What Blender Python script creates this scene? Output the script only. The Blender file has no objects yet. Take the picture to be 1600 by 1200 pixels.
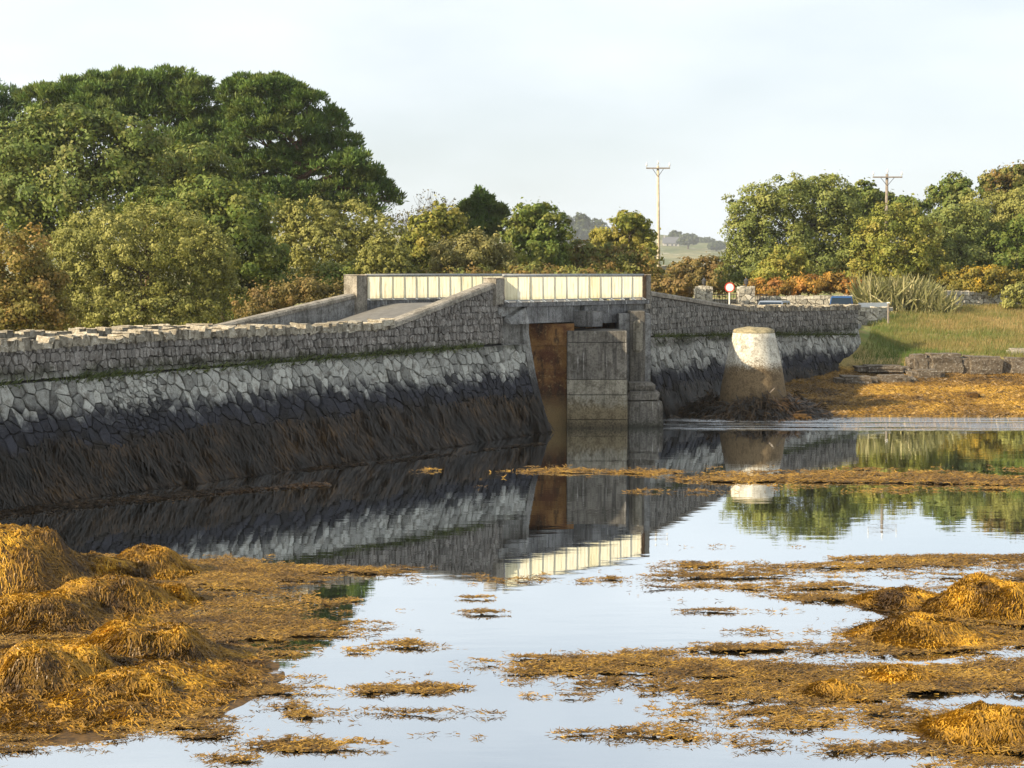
import bpy, bmesh, math, random
import numpy as np
from mathutils import Vector, Matrix

random.seed(7)
rng = np.random.default_rng(7)
scene = bpy.context.scene
col = scene.collection
R = math.radians

# ------------------------------------------------------------------ camera
EYE = 6.2
FPX = 2600.0                       # focal length in pixels of a 1600 wide frame
PITCH = math.atan(175.0 / FPX)
cam_d = bpy.data.cameras.new('camera')
cam_d.sensor_width = 36.0
cam_d.lens = 36.0 * FPX / 1600.0
cam_d.clip_end = 9000
cam = bpy.data.objects.new('camera', cam_d)
cam.location = (0, 0, EYE)
cam.rotation_euler = (math.pi / 2 - PITCH, 0, 0)
col.objects.link(cam)
scene.camera = cam

# ------------------------------------------------------------------ world, sun, exposure
SUN_EL = R(24.5)
SUN_BACK = R(27)                   # how far behind the camera's left the sun stands
S = Vector((-math.cos(SUN_BACK) * math.cos(SUN_EL), -math.sin(SUN_BACK) * math.cos(SUN_EL), math.sin(SUN_EL)))
world = bpy.data.worlds.new('World')
scene.world = world
world.use_nodes = True
wn, wl = world.node_tree.nodes, world.node_tree.links
wn.clear()
w_out = wn.new('ShaderNodeOutputWorld')
w_bg = wn.new('ShaderNodeBackground')
w_bg.inputs['Strength'].default_value = 0.068
w_sky = wn.new('ShaderNodeTexSky')
w_sky.sky_type = 'NISHITA'
w_sky.sun_disc = False
w_sky.sun_elevation = SUN_EL
w_sky.sun_rotation = math.atan2(S.x, S.y)
w_sky.air_density = 1.0
w_sky.dust_density = 1.6
w_sky.ozone_density = 1.2
w_tc = wn.new('ShaderNodeTexCoord')
w_map = wn.new('ShaderNodeMapping')
w_map.inputs['Scale'].default_value = (1.6, 1.6, 5.0)
w_noise = wn.new('ShaderNodeTexNoise')
w_noise.inputs['Scale'].default_value = 1.7
w_noise.inputs['Detail'].default_value = 5
w_noise.inputs['Roughness'].default_value = 0.5
w_ramp = wn.new('ShaderNodeValToRGB')
w_ramp.color_ramp.elements[0].position = 0.30
w_ramp.color_ramp.elements[0].color = (0.55, 0.55, 0.55, 1)
w_ramp.color_ramp.elements[1].position = 0.66
w_ramp.color_ramp.elements[1].color = (0.97, 0.97, 0.97, 1)
w_mix = wn.new('ShaderNodeMix')
w_mix.data_type = 'RGBA'
w_mix.inputs['B'].default_value = (8.3, 8.85, 9.2, 1)
wl.new(w_tc.outputs['Generated'], w_map.inputs['Vector'])
wl.new(w_map.outputs['Vector'], w_noise.inputs['Vector'])
wl.new(w_noise.outputs['Fac'], w_ramp.inputs['Fac'])
wl.new(w_ramp.outputs['Color'], w_mix.inputs['Factor'])
wl.new(w_sky.outputs['Color'], w_mix.inputs['A'])
wl.new(w_mix.outputs['Result'], w_bg.inputs['Color'])
wl.new(w_bg.outputs['Background'], w_out.inputs['Surface'])

sun_d = bpy.data.lights.new('sun', 'SUN')
sun_d.energy = 5.0
sun_d.angle = R(0.53)
sun_d.color = (1.0, 0.84, 0.60)
sun = bpy.data.objects.new('sun', sun_d)
sun.rotation_euler = S.to_track_quat('Z', 'Y').to_euler()
sun.location = (-60, -20, 60)
col.objects.link(sun)

scene.view_settings.view_transform = 'Standard'
scene.view_settings.look = 'None'
scene.view_settings.gamma = 1.0
scene.view_settings.use_curve_mapping = False
scene.view_settings.exposure = 0.93
scene.render.engine = 'CYCLES'
scene.cycles.max_bounces = 6
scene.cycles.transparent_max_bounces = 4
scene.cycles.volume_bounces = 0

# ------------------------------------------------------------------ helpers: pixels of the photograph to places
_f = Vector((0, math.cos(PITCH), -math.sin(PITCH)))
_u = Vector((0, math.sin(PITCH), math.cos(PITCH)))


def ray(px, py):
    return Vector(((px - 800) / FPX, 0, 0)) + _u * ((600 - py) / FPX) + _f


def at(px, py, Y):
    d = ray(px, py)
    return Vector((0, 0, EYE)) + d * (Y / d.y)


def onz(px, py, z=0.0):
    d = ray(px, py)
    return Vector((0, 0, EYE)) + d * ((z - EYE) / d.z)


def to_px(x, y, z):
    x, y, z = np.asarray(x), np.asarray(y), np.asarray(z) - EYE
    cf = y * _f.y + z * _f.z
    cu = y * _u.y + z * _u.z
    return 800 + FPX * x / cf, 600 - FPX * cu / cf


# ------------------------------------------------------------------ helpers: value noise in numpy
_perm = np.random.default_rng(99).random((256, 256))
_perm3 = np.random.default_rng(98).random((64, 64, 64))


def vnoise(x, y, seed=0):
    x = np.asarray(x, float) + seed * 17.31
    y = np.asarray(y, float) + seed * 9.77
    xi, yi = np.floor(x).astype(int), np.floor(y).astype(int)
    fx, fy = x - xi, y - yi
    fx, fy = fx * fx * (3 - 2 * fx), fy * fy * (3 - 2 * fy)
    a = _perm[xi % 256, yi % 256]; b = _perm[(xi + 1) % 256, yi % 256]
    c = _perm[xi % 256, (yi + 1) % 256]; d = _perm[(xi + 1) % 256, (yi + 1) % 256]
    return (a * (1 - fx) + b * fx) * (1 - fy) + (c * (1 - fx) + d * fx) * fy


def fbm(x, y, seed=0, o=4):
    s, t, a = 0, 0, 1.0
    x, y = np.asarray(x, float), np.asarray(y, float)
    for k in range(o):
        s = s + a * vnoise(x * 2 ** k, y * 2 ** k, seed + k)
        t += a
        a *= 0.5
    return s / t * 2 - 1


def vnoise3(p, seed=0):
    p = np.asarray(p, float) + seed * 5.17
    i = np.floor(p).astype(int)
    f = p - i
    f = f * f * (3 - 2 * f)
    r = 0
    for dx in (0, 1):
        for dy in (0, 1):
            for dz in (0, 1):
                w = (f[:, 0] if dx else 1 - f[:, 0]) * (f[:, 1] if dy else 1 - f[:, 1]) * (f[:, 2] if dz else 1 - f[:, 2])
                r = r + w * _perm3[(i[:, 0] + dx) % 64, (i[:, 1] + dy) % 64, (i[:, 2] + dz) % 64]
    return r


# ------------------------------------------------------------------ helpers: meshes and objects
def mesh_np(name, verts, faces, tone=None, mat=None, smooth=False):
    """verts (N,3); faces (M,k) array"""
    me = bpy.data.meshes.new(name)
    verts = np.asarray(verts, np.float32)
    faces = np.asarray(faces, np.int32)
    m, k = faces.shape
    me.vertices.add(len(verts))
    me.vertices.foreach_set('co', verts.ravel())
    me.loops.add(m * k)
    me.loops.foreach_set('vertex_index', faces.ravel())
    me.polygons.add(m)
    me.polygons.foreach_set('loop_start', np.arange(0, m * k, k, dtype=np.int32))
    me.polygons.foreach_set('loop_total', np.full(m, k, np.int32))
    if smooth:
        me.polygons.foreach_set('use_smooth', np.ones(m, bool))
    me.update(calc_edges=True)
    if tone is not None:
        a = me.attributes.new('tone', 'FLOAT', 'POINT')
        a.data.foreach_set('value', np.asarray(tone, np.float32))
    if mat:
        me.materials.append(mat)
    return me


def mesh_py(name, verts, faces, tone=None, mat=None, smooth=False):
    me = bpy.data.meshes.new(name)
    me.from_pydata([tuple(v) for v in verts], [], faces)
    if smooth:
        me.polygons.foreach_set('use_smooth', np.ones(len(me.polygons), bool))
    if tone is not None:
        a = me.attributes.new('tone', 'FLOAT', 'POINT')
        if np.isscalar(tone):
            tone = np.full(len(verts), tone)
        a.data.foreach_set('value', np.asarray(tone, np.float32))
    if mat:
        me.materials.append(mat)
    return me


WORLD = {}


def empty(name, loc, label, cat, group=None):
    o = bpy.data.objects.new(name, None)
    o.empty_display_size = 0.3
    col.objects.link(o)
    o.location = loc
    WORLD[o] = Vector(loc)
    o['label'] = label
    o['category'] = cat
    if group:
        o['group'] = group
    return o


def add(name, me, parent=None, loc=(0, 0, 0), label=None, cat=None, group=None, kind=None, rot=None):
    """loc is a world position; mesh vertices are relative to it"""
    o = bpy.data.objects.new(name, me)
    col.objects.link(o)
    loc = Vector(loc)
    WORLD[o] = loc
    if parent is not None:
        o.parent = parent
        o.location = loc - WORLD[parent]
    else:
        o.location = loc
    if rot is not None:
        o.rotation_euler = rot
    if label: o['label'] = label
    if cat: o['category'] = cat
    if group: o['group'] = group
    if kind: o['kind'] = kind
    return o


def offset_mesh(verts, o):
    return np.asarray(verts, float) - np.asarray(tuple(o))


class MB:
    """collects simple shapes in world space, builds ONE mesh object"""
    def __init__(self):
        self.v, self.f, self.t = [], [], []

    def poly(self, vs, fs, tone=0.5):
        b = len(self.v)
        self.v += [tuple(v) for v in vs]
        self.f += [tuple(b + i for i in f) for f in fs]
        self.t += [tone] * len(vs)
        return self

    def frame_box(self, c, ax, ay, az, bev=0.0, tone=0.5):
        """box by centre and three half-axis vectors, optionally chamfered"""
        c, ax, ay, az = Vector(c), Vector(ax), Vector(ay), Vector(az)
        bm = bmesh.new()
        bmesh.ops.create_cube(bm, size=2.0)
        for v in bm.verts:
            v.co = c + ax * v.co.x + ay * v.co.y + az * v.co.z
        if bev > 0:
            bmesh.ops.bevel(bm, geom=bm.edges[:], offset=bev, segments=1, affect='EDGES')
        bmesh.ops.recalc_face_normals(bm, faces=bm.faces[:])
        bm.verts.index_update()
        self.poly([v.co.copy() for v in bm.verts], [[v.index for v in f.verts] for f in bm.faces], tone)
        bm.free()
        return self

    def box(self, lo, hi, bev=0.0, tone=0.5):
        lo, hi = Vector(lo), Vector(hi)
        h = (hi - lo) / 2
        return self.frame_box((lo + hi) / 2, (h.x, 0, 0), (0, h.y, 0), (0, 0, h.z), bev, tone)

    def tube(self, pts, rad, n=8, tone=0.5, cap=True):
        pts = [Vector(p) for p in pts]
        rad = rad if isinstance(rad, (list, tuple)) else [rad] * len(pts)
        vs, fs = [], []
        for i, p in enumerate(pts):
            d = (pts[min(i + 1, len(pts) - 1)] - pts[max(i - 1, 0)]).normalized()
            a = d.orthogonal().normalized() if abs(d.z) > 0.9 else d.cross(Vector((0, 0, 1))).normalized()
            b = d.cross(a)
            for k in range(n):
                th = 2 * math.pi * k / n
                vs.append(p + (a * math.cos(th) + b * math.sin(th)) * rad[i])
        for i in range(len(pts) - 1):
            for k in range(n):
                fs.append((i * n + k, i * n + (k + 1) % n, (i + 1) * n + (k + 1) % n, (i + 1) * n + k))
        if cap:
            fs.append(tuple(range(n - 1, -1, -1)))
            fs.append(tuple((len(pts) - 1) * n + k for k in range(n)))
        return self.poly(vs, fs, tone)

    def lathe(self, c, prof, n=24, tone=0.5):
        c = Vector(c)
        vs, fs = [], []
        for r, z in prof:
            for k in range(n):
                th = 2 * math.pi * k / n
                vs.append(c + Vector((r * math.cos(th), r * math.sin(th), z)))
        for i in range(len(prof) - 1):
            for k in range(n):
                fs.append((i * n + k, i * n + (k + 1) % n, (i + 1) * n + (k + 1) % n, (i + 1) * n + k))
        fs.append(tuple(range(n - 1, -1, -1)))
        fs.append(tuple((len(prof) - 1) * n + k for k in range(n)))
        return self.poly(vs, fs, tone)

    def build(self, name, mat, parent=None, smooth=False, origin=None, **kw):
        if origin is None:
            origin = WORLD[parent] if parent is not None else Vector(self.v[0])
        o = Vector(origin)
        me = mesh_py(name, [Vector(v) - o for v in self.v], self.f, self.t, mat, smooth)
        return add(name, me, parent, o, **kw)


# ------------------------------------------------------------------ materials
class NT:
    def __init__(self, name):
        self.m = bpy.data.materials.new(name)
        self.m.use_nodes = True
        self.n, self.l = self.m.node_tree.nodes, self.m.node_tree.links
        self.n.clear()
        self.out = self.n.new('ShaderNodeOutputMaterial')

    def node(self, t, **kw):
        n = self.n.new(t)
        for k, v in kw.items():
            setattr(n, k, v)
        return n

    def link(self, a, b):
        self.l.new(a, b)

    def val(self, sock, v):
        if hasattr(v, 'is_linked') or isinstance(v, bpy.types.NodeSocket):
            self.link(v, sock)
        else:
            if isinstance(v, (tuple, list)) and len(v) == 3 and sock.type == 'RGBA':
                v = (*v, 1)
            sock.default_value = v

    def math(self, op, a, b=0.0, c=None, clamp=False):
        n = self.node('ShaderNodeMath', operation=op, use_clamp=clamp)
        self.val(n.inputs[0], a); self.val(n.inputs[1], b)
        if c is not None:
            self.val(n.inputs[2], c)
        return n.outputs[0]

    def mix(self, fac, a, b, mode='MIX'):
        n = self.node('ShaderNodeMix', data_type='RGBA', blend_type=mode)
        self.val(n.inputs['Factor'], fac); self.val(n.inputs['A'], a); self.val(n.inputs['B'], b)
        return n.outputs['Result']

    def pos(self, scale=(1, 1, 1), obj=False):
        if obj:
            src = self.node('ShaderNodeTexCoord').outputs['Object']
        else:
            src = self.node('ShaderNodeNewGeometry').outputs['Position']
        mp = self.node('ShaderNodeMapping')
        mp.inputs['Scale'].default_value = scale
        self.link(src, mp.inputs['Vector'])
        return mp.outputs['Vector']

    def noise(self, vec, scale, detail=4, rough=0.55):
        n = self.node('ShaderNodeTexNoise')
        n.inputs['Scale'].default_value = scale
        n.inputs['Detail'].default_value = detail
        n.inputs['Roughness'].default_value = rough
        self.link(vec, n.inputs['Vector'])
        return n.outputs['Fac']

    def step(self, v, lo, hi):
        n = self.node('ShaderNodeMapRange', interpolation_type='SMOOTHSTEP')
        self.val(n.inputs['Value'], v)
        n.inputs['From Min'].default_value = lo
        n.inputs['From Max'].default_value = hi
        return n.outputs['Result']

    def sep(self):
        g = self.node('ShaderNodeNewGeometry')
        s = self.node('ShaderNodeSeparateXYZ')
        self.link(g.outputs['Position'], s.inputs[0])
        return s.outputs

    def attr(self, name='tone'):
        return self.node('ShaderNodeAttribute', attribute_name=name).outputs['Fac']

    def bump(self, h, strength=0.5, dist=0.02):
        b = self.node('ShaderNodeBump')
        b.inputs['Strength'].default_value = strength
        b.inputs['Distance'].default_value = dist
        self.link(h, b.inputs['Height'])
        return b.outputs['Normal']

    def principled(self, color, rough=0.9, spec=0.25, metallic=0.0, normal=None):
        p = self.node('ShaderNodeBsdfPrincipled')
        self.val(p.inputs['Base Color'], color)
        self.val(p.inputs['Roughness'], rough)
        p.inputs['Specular IOR Level'].default_value = spec
        p.inputs['Metallic'].default_value = metallic
        if normal is not None:
            self.link(normal, p.inputs['Normal'])
        return p.outputs['BSDF']

    def finish(self, shader):
        self.link(shader, self.out.inputs['Surface'])
        return self.m


def stone_material(name, parapet, pale, dark, weed, ledge=3.35, tide=2.3, low=1.5, zoned=True):
    t = NT(name)
    p = t.pos()
    tone = t.attr()
    n1 = t.noise(p, 1.1, 5)
    n2 = t.noise(p, 9.0, 6, 0.65)
    n3 = t.noise(p, 38.0, 3)
    z = t.sep()[2]
    zz = t.math('ADD', z, t.math('MULTIPLY', t.math('SUBTRACT', n1, 0.5), 1.3))
    zz = t.math('ADD', zz, t.math('MULTIPLY', t.math('SUBTRACT', tone, 0.5), 0.42))
    zz = t.math('ADD', zz, t.math('MULTIPLY', t.math('SUBTRACT', n2, 0.5), 0.5))
    if zoned:
        c = t.mix(t.step(zz, low - 0.25, low + 0.25), weed, dark)
        c = t.mix(t.step(zz, tide - 0.32, tide + 0.38), c, pale)
        c = t.mix(t.step(t.math('ADD', z, t.math('MULTIPLY', n1, 0.2)), ledge - 0.05, ledge + 0.25), c, parapet)
    else:
        c = parapet
    # lichen bloom and grime
    n5 = t.noise(p, 4.5, 6, 0.7)
    bl = (0.56, 0.55, 0.50) if not zoned else (0.44, 0.44, 0.41)
    lf = t.math('MULTIPLY', t.step(n2, 0.53, 0.66), 0.45 if not zoned else 0.38)
    if zoned: lf = t.math('MULTIPLY', lf, t.step(zz, tide - 0.1, tide + 0.4))
    c = t.mix(lf, c, bl)
    if zoned:                                  # moss creeping from the ledge
        mz = t.math('SUBTRACT', t.math('ADD', z, t.math('MULTIPLY', t.math('SUBTRACT', n5, 0.5), 0.9)), ledge + 0.02)
        mm = t.math('MULTIPLY', t.step(mz, -0.22, 0.0), t.step(mz, 0.34, 0.05))
        c = t.mix(t.math('MULTIPLY', t.math('MULTIPLY', mm, t.step(n1, 0.36, 0.56)), 0.8), c, (0.040, 0.043, 0.020))
    c = t.mix(t.math('MULTIPLY', t.step(n5, 0.53, 0.36), 0.75), c, (0.42, 0.38, 0.35), 'MULTIPLY')
    c = t.mix(t.math('MULTIPLY', t.step(n3, 0.50, 0.34), 0.5), c, (0.35, 0.33, 0.31), 'MULTIPLY')
    hsv = t.node('ShaderNodeHueSaturation')
    t.val(hsv.inputs['Value'], t.math('ADD', 0.50, t.math('MULTIPLY', tone, 1.0)))
    t.val(hsv.inputs['Color'], c)
    nb = t.bump(t.math('ADD', t.math('ADD', n2, n5), t.math('MULTIPLY', n3, 0.6)), 0.9, 0.05)
    return t.finish(t.principled(hsv.outputs['Color'], 0.85, 0.3, normal=nb))


def concrete_material(name, base, stain, streak=0.6, tidez=None, tidecol=(0.10, 0.095, 0.07), boards=False, light=None):
    t = NT(name)
    p = t.pos()
    n1 = t.noise(p, 0.9, 5)
    n2 = t.noise(p, 14.0, 5, 0.7)
    ns = t.noise(t.pos((3.0, 3.0, 0.25)), 2.2, 5, 0.6)
    nl = t.noise(t.pos((5.0, 5.0, 0.35)), 1.3, 3, 0.5)
    c = t.mix(t.step(n1, 0.35, 0.7), base, tuple(0.65 * b for b in base))
    c = t.mix(t.math('MULTIPLY', t.step(ns, 0.46, 0.68), streak), c, stain)
    if light:
        c = t.mix(t.math('MULTIPLY', t.step(nl, 0.62, 0.70), 0.6), c, light)
    z = t.sep()[2]
    if tidez is not None:
        zz = t.math('ADD', z, t.math('MULTIPLY', t.math('SUBTRACT', t.math('ADD', n1, n2), 1.0), 1.1))
        c = t.mix(t.step(zz, tidez + 0.3, tidez - 0.3), c, tidecol)
        zz2 = t.math('ADD', z, t.math('MULTIPLY', t.math('SUBTRACT', n2, 0.5), 0.5))
        c = t.mix(t.step(zz2, 0.45, 0.0), c, tuple(0.45 * q for q in tidecol))
    n7 = t.noise(p, 3.2, 6, 0.7)
    c = t.mix(t.math('MULTIPLY', t.step(n7, 0.54, 0.38), 0.7), c, (0.45, 0.43, 0.40), 'MULTIPLY')
    c = t.mix(t.math('MULTIPLY', t.step(n2, 0.56, 0.36), 0.65), c, (0.38, 0.36, 0.33), 'MULTIPLY')
    h = t.math('ADD', n2, t.math('MULTIPLY', n7, 0.7))
    return t.finish(t.principled(c, 0.88, 0.25, normal=t.bump(h, 0.5, 0.02)))


def plain(name, color, rough=0.7, spec=0.3, metallic=0.0, var=0.25, scale=8.0):
    t = NT(name)
    n = t.noise(t.pos(), scale, 4)
    c = t.mix(t.step(n, 0.3, 0.75), color, tuple(max(0.0, b * (1 - var)) for b in color))
    return t.finish(t.principled(c, rough, spec, metallic))


def leaf_material(name, dark, mid, light, trans=0.35, patch=None, patch_amt=0.5):
    t = NT(name)
    tone = t.attr()
    n = t.noise(t.pos(), 0.55, 3)
    r = t.node('ShaderNodeValToRGB')
    e = r.color_ramp.elements
    e[0].position = 0.05; e[0].color = (*dark, 1)
    e[1].position = 0.95; e[1].color = (*light, 1)
    m = e.new(0.5); m.color = (*mid, 1)
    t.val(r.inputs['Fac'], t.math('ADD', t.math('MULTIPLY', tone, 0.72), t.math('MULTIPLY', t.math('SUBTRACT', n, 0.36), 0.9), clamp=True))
    c = r.outputs['Color']
    if patch:
        n2 = t.noise(t.pos(), 0.8, 3)
        c = t.mix(t.math('MULTIPLY', t.step(t.math('ADD', n2, t.math('MULTIPLY', t.math('SUBTRACT', tone, 0.5), 0.25)), 0.47, 0.62), patch_amt), c, patch)
    d = t.principled(c, 0.6, 0.28)
    tr = t.node('ShaderNodeBsdfTranslucent')
    t.val(tr.inputs['Color'], t.mix(0.5, c, (0.20, 0.20, 0.03)))
    mx = t.node('ShaderNodeMixShader')
    mx.inputs[0].default_value = trans
    t.link(d, mx.inputs[1]); t.link(tr.outputs[0], mx.inputs[2])
    return t.finish(mx.outputs[0])


M = {}
M['wall_stone'] = stone_material('weathered_limestone', (0.205, 0.19, 0.172), (0.33, 0.33, 0.30), (0.028, 0.029, 0.038), (0.022, 0.017, 0.012))
M['wall_stone_right'] = stone_material('weathered_limestone_right', (0.21, 0.20, 0.18), (0.34, 0.34, 0.31), (0.030, 0.031, 0.040), (0.022, 0.017, 0.012), ledge=3.0, tide=2.0, low=1.2)
M['coping_stone'] = stone_material('dry_coping_stone', (0.35, 0.315, 0.245), 0, 0, 0, zoned=False)
M['field_stone'] = stone_material('dry_field_stone', (0.44, 0.41, 0.34), 0, 0, 0, zoned=False)
M['wall_core'] = plain('dark_joint', (0.035, 0.033, 0.030), 0.95, 0.1)
M['concrete'] = concrete_material('old_concrete', (0.30, 0.30, 0.29), (0.10, 0.10, 0.105), 0.65)
M['coping'] = concrete_material('coping_concrete', (0.34, 0.31, 0.26), (0.12, 0.115, 0.09), 0.5)
M['fascia'] = concrete_material('fascia_concrete', (0.22, 0.22, 0.22), (0.055, 0.055, 0.06), 0.8, light=(0.5, 0.5, 0.48))
M['pier'] = concrete_material('pier_concrete', (0.19, 0.175, 0.15), (0.055, 0.05, 0.045), 0.85, tidez=0.0, light=(0.48, 0.46, 0.43))
M['pier_band'] = concrete_material('pier_pale_concrete', (0.29, 0.265, 0.21), (0.11, 0.10, 0.075), 0.75, tidez=1.0, tidecol=(0.17, 0.135, 0.08))
M['quoin'] = concrete_material('quoin_concrete', (0.24, 0.235, 0.22), (0.09, 0.09, 0.09), 0.6, tidez=2.3, tidecol=(0.035, 0.034, 0.036))
t = NT('rust_stained_concrete')
p = t.pos()
n1 = t.noise(p, 1.3, 5, 0.6); n2 = t.noise(p, 7.0, 6, 0.7); n4 = t.noise(t.pos((2.0, 2.0, 0.7)), 1.6, 6, 0.65); n6 = t.noise(p, 30.0, 4, 0.7)
z = t.sep()[2]
c = t.mix(t.step(n1, 0.38, 0.62), (0.26, 0.135, 0.045), (0.105, 0.042, 0.018))
c = t.mix(t.math('MULTIPLY', t.step(n4, 0.50, 0.64), 0.85), c, (0.050, 0.028, 0.018))
c = t.mix(t.math('MULTIPLY', t.step(n2, 0.54, 0.68), 0.6), c, (0.34, 0.23, 0.10))
zz = t.math('ADD', z, t.math('MULTIPLY', t.math('SUBTRACT', n2, 0.5), 1.2))
c = t.mix(t.math('MULTIPLY', t.step(zz, 1.5, 0.5), 0.85), c, (0.25, 0.175, 0.08))
c = t.mix(t.math('MULTIPLY', t.step(n6, 0.52, 0.35), 0.6), c, (0.35, 0.32, 0.30), 'MULTIPLY')
M['rust'] = t.finish(t.principled(c, 0.85, 0.25, normal=t.bump(t.math('ADD', n2, n6), 0.6, 0.03)))
M['cone'] = concrete_material('white_cone_concrete', (0.66, 0.63, 0.54), (0.38, 0.35, 0.28), 0.6, tidez=2.2, tidecol=(0.17, 0.12, 0.065))
M['cone_top'] = plain('cone_mossy_top', (0.33, 0.28, 0.17), 0.95, 0.1, var=0.5)
M['asphalt'] = plain('asphalt', (0.16, 0.155, 0.145), 0.9, 0.2, var=0.25, scale=3)
M['grey_rail'] = plain('weathered_grey_rail', (0.30, 0.31, 0.31), 0.6, 0.4, var=0.3)
M['rust_post'] = plain('rusty_steel_post', (0.10, 0.06, 0.035), 0.8, 0.3, var=0.5)
M['pole_wood'] = plain('pale_pole_wood', (0.55, 0.47, 0.34), 0.8, 0.2, var=0.35, scale=4)
M['grey_wood'] = plain('grey_pole_wood', (0.26, 0.22, 0.18), 0.85, 0.2, var=0.35, scale=4)
M['dark_metal'] = plain('dark_metal', (0.05, 0.05, 0.055), 0.5, 0.5)
M['insulator'] = plain('white_insulator', (0.75, 0.75, 0.72), 0.3, 0.5)
M['white_paint'] = plain('white_paint', (0.80, 0.79, 0.75), 0.5, 0.4, var=0.08)
M['red_paint'] = plain('red_paint', (0.60, 0.05, 0.03), 0.5, 0.4, var=0.1)
M['bark'] = plain('bark', (0.11, 0.085, 0.06), 0.95, 0.1, var=0.5, scale=5)
M['pine_bark'] = plain('pine_bark', (0.17, 0.10, 0.065), 0.95, 0.1, var=0.5, scale=5)
M['rock'] = stone_material('shore_rock', (0.15, 0.12, 0.085), 0, 0, 0, zoned=False)

# translucent fibreglass railing panel
t = NT('weathered_cream_panel')
p = t.pos()
ns = t.noise(t.pos((8, 8, 0.45)), 2.5, 5, 0.65)
nb = t.noise(p, 6.0, 4)
z = t.sep()[2]
c = t.mix(t.math('MULTIPLY', t.step(ns, 0.51, 0.68), 0.75), t.mix(t.attr(), (0.97, 0.95, 0.86), (0.94, 0.90, 0.72)), (0.45, 0.34, 0.16))
c = t.mix(t.math('MULTIPLY', t.step(t.math('ADD', z, t.math('MULTIPLY', nb, 0.35)), 5.50, 5.22), 0.45), c, (0.42, 0.36, 0.17))
d_ = t.principled(c, 0.5, 0.35)
tr = t.node('ShaderNodeBsdfTranslucent')
t.val(tr.inputs['Color'], t.mix(0.4, c, (1.0, 0.98, 0.86)))
mx = t.node('ShaderNodeMixShader'); mx.inputs[0].default_value = 0.86
t.link(d_, mx.inputs[1]); t.link(tr.outputs[0], mx.inputs[2])
M['panel'] = t.finish(mx.outputs[0])

# water
t = NT('estuary_water')
p = t.pos((1, 1, 1))
s = t.sep()
n_small = t.noise(t.pos((0.55, 1.6, 1)), 1.5, 3, 0.5)
n_big = t.noise(t.pos((0.16, 0.5, 1)), 1.0, 2, 0.5)
n_rip = t.noise(t.pos((0.5, 6.0, 1)), 2.2, 2, 0.5)
streak = t.noise(t.pos((0.05, 0.75, 1)), 1.0, 4, 0.6)
band = t.math('MULTIPLY', t.math('MULTIPLY', t.step(s[1], 64.5, 67.0), t.step(s[1], 71.5, 69.0)), t.step(s[0], 3.0, 9.0))
band = t.math('MULTIPLY', band, t.step(streak, 0.40, 0.52))
h = t.math('ADD', t.math('MULTIPLY', n_small, 0.0014), t.math('MULTIPLY', n_big, 0.003))
h = t.math('ADD', h, t.math('MULTIPLY', t.math('MULTIPLY', n_rip, band), 0.11))
nrm = t.bump(h, 1.0, 1.0)
dif = t.principled((0.010, 0.010, 0.007), 0.5, 0.0)
gl = t.node('ShaderNodeBsdfGlossy')
gl.inputs['Roughness'].default_value = 0.012
gl.inputs['Color'].default_value = (0.95, 0.975, 1.0, 1)
t.link(nrm, gl.inputs['Normal'])
fr = t.node('ShaderNodeFresnel')
fr.inputs['IOR'].default_value = 3.0
t.link(nrm, fr.inputs['Normal'])
mx = t.node('ShaderNodeMixShader')
t.link(t.math('MULTIPLY_ADD', fr.outputs[0], 1.05, 0.42, clamp=True), mx.inputs[0]); t.link(dif, mx.inputs[1]); t.link(gl.outputs[0], mx.inputs[2])
M['water'] = t.finish(mx.outputs[0])

# terrain: weed on the foreshore, mud, grass, far fields
t = NT('shore_and_grass_ground')
p = t.pos()
z = t.sep()[2]
n1 = t.noise(p, 0.35, 5)
n2 = t.noise(p, 2.2, 5, 0.65)
n3 = t.noise(p, 11.0, 4, 0.7)
weed = t.mix(t.step(n2, 0.35, 0.66), (0.060, 0.034, 0.010), (0.33, 0.185, 0.030))
weed = t.mix(t.step(n3, 0.42, 0.62), weed, t.mix(0.5, weed, (0.05, 0.03, 0.012)))
grass = t.mix(t.step(n1, 0.40, 0.62), (0.13, 0.17, 0.030), (0.32, 0.235, 0.085))
grass = t.mix(t.step(n3, 0.40, 0.65), grass, t.mix(0.5, grass, (0.09, 0.10, 0.02)))
zz = t.math('ADD', z, t.math('MULTIPLY', t.math('SUBTRACT', n2, 0.5), 0.35))
c = t.mix(t.step(zz, 0.95, 1.35), weed, grass)
c = t.mix(t.step(t.math('ADD', z, t.math('MULTIPLY', n3, 0.08)), 0.12, 0.02), c, (0.07, 0.05, 0.028))
M['terrain'] = t.finish(t.principled(c, 0.85, 0.25, normal=t.bump(t.math('ADD', n3, n2), 0.8, 0.06)))

t = NT('far_hill_fields')
p = t.pos()
n1 = t.noise(t.pos((1, 0.4, 1)), 0.0125, 5)
n2 = t.noise(p, 0.055, 5, 0.7)
c = t.mix(t.step(n1, 0.4, 0.6), (0.11, 0.13, 0.045), (0.27, 0.24, 0.12))
c = t.mix(t.math('MULTIPLY', t.step(n2, 0.58, 0.66), 0.85), c, (0.55, 0.50, 0.42))
c = t.mix(t.math('MULTIPLY', t.step(n2, 0.45, 0.35), 0.7), c, (0.05, 0.065, 0.03))
M['hill'] = t.finish(t.principled(c, 0.95, 0.1))


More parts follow.
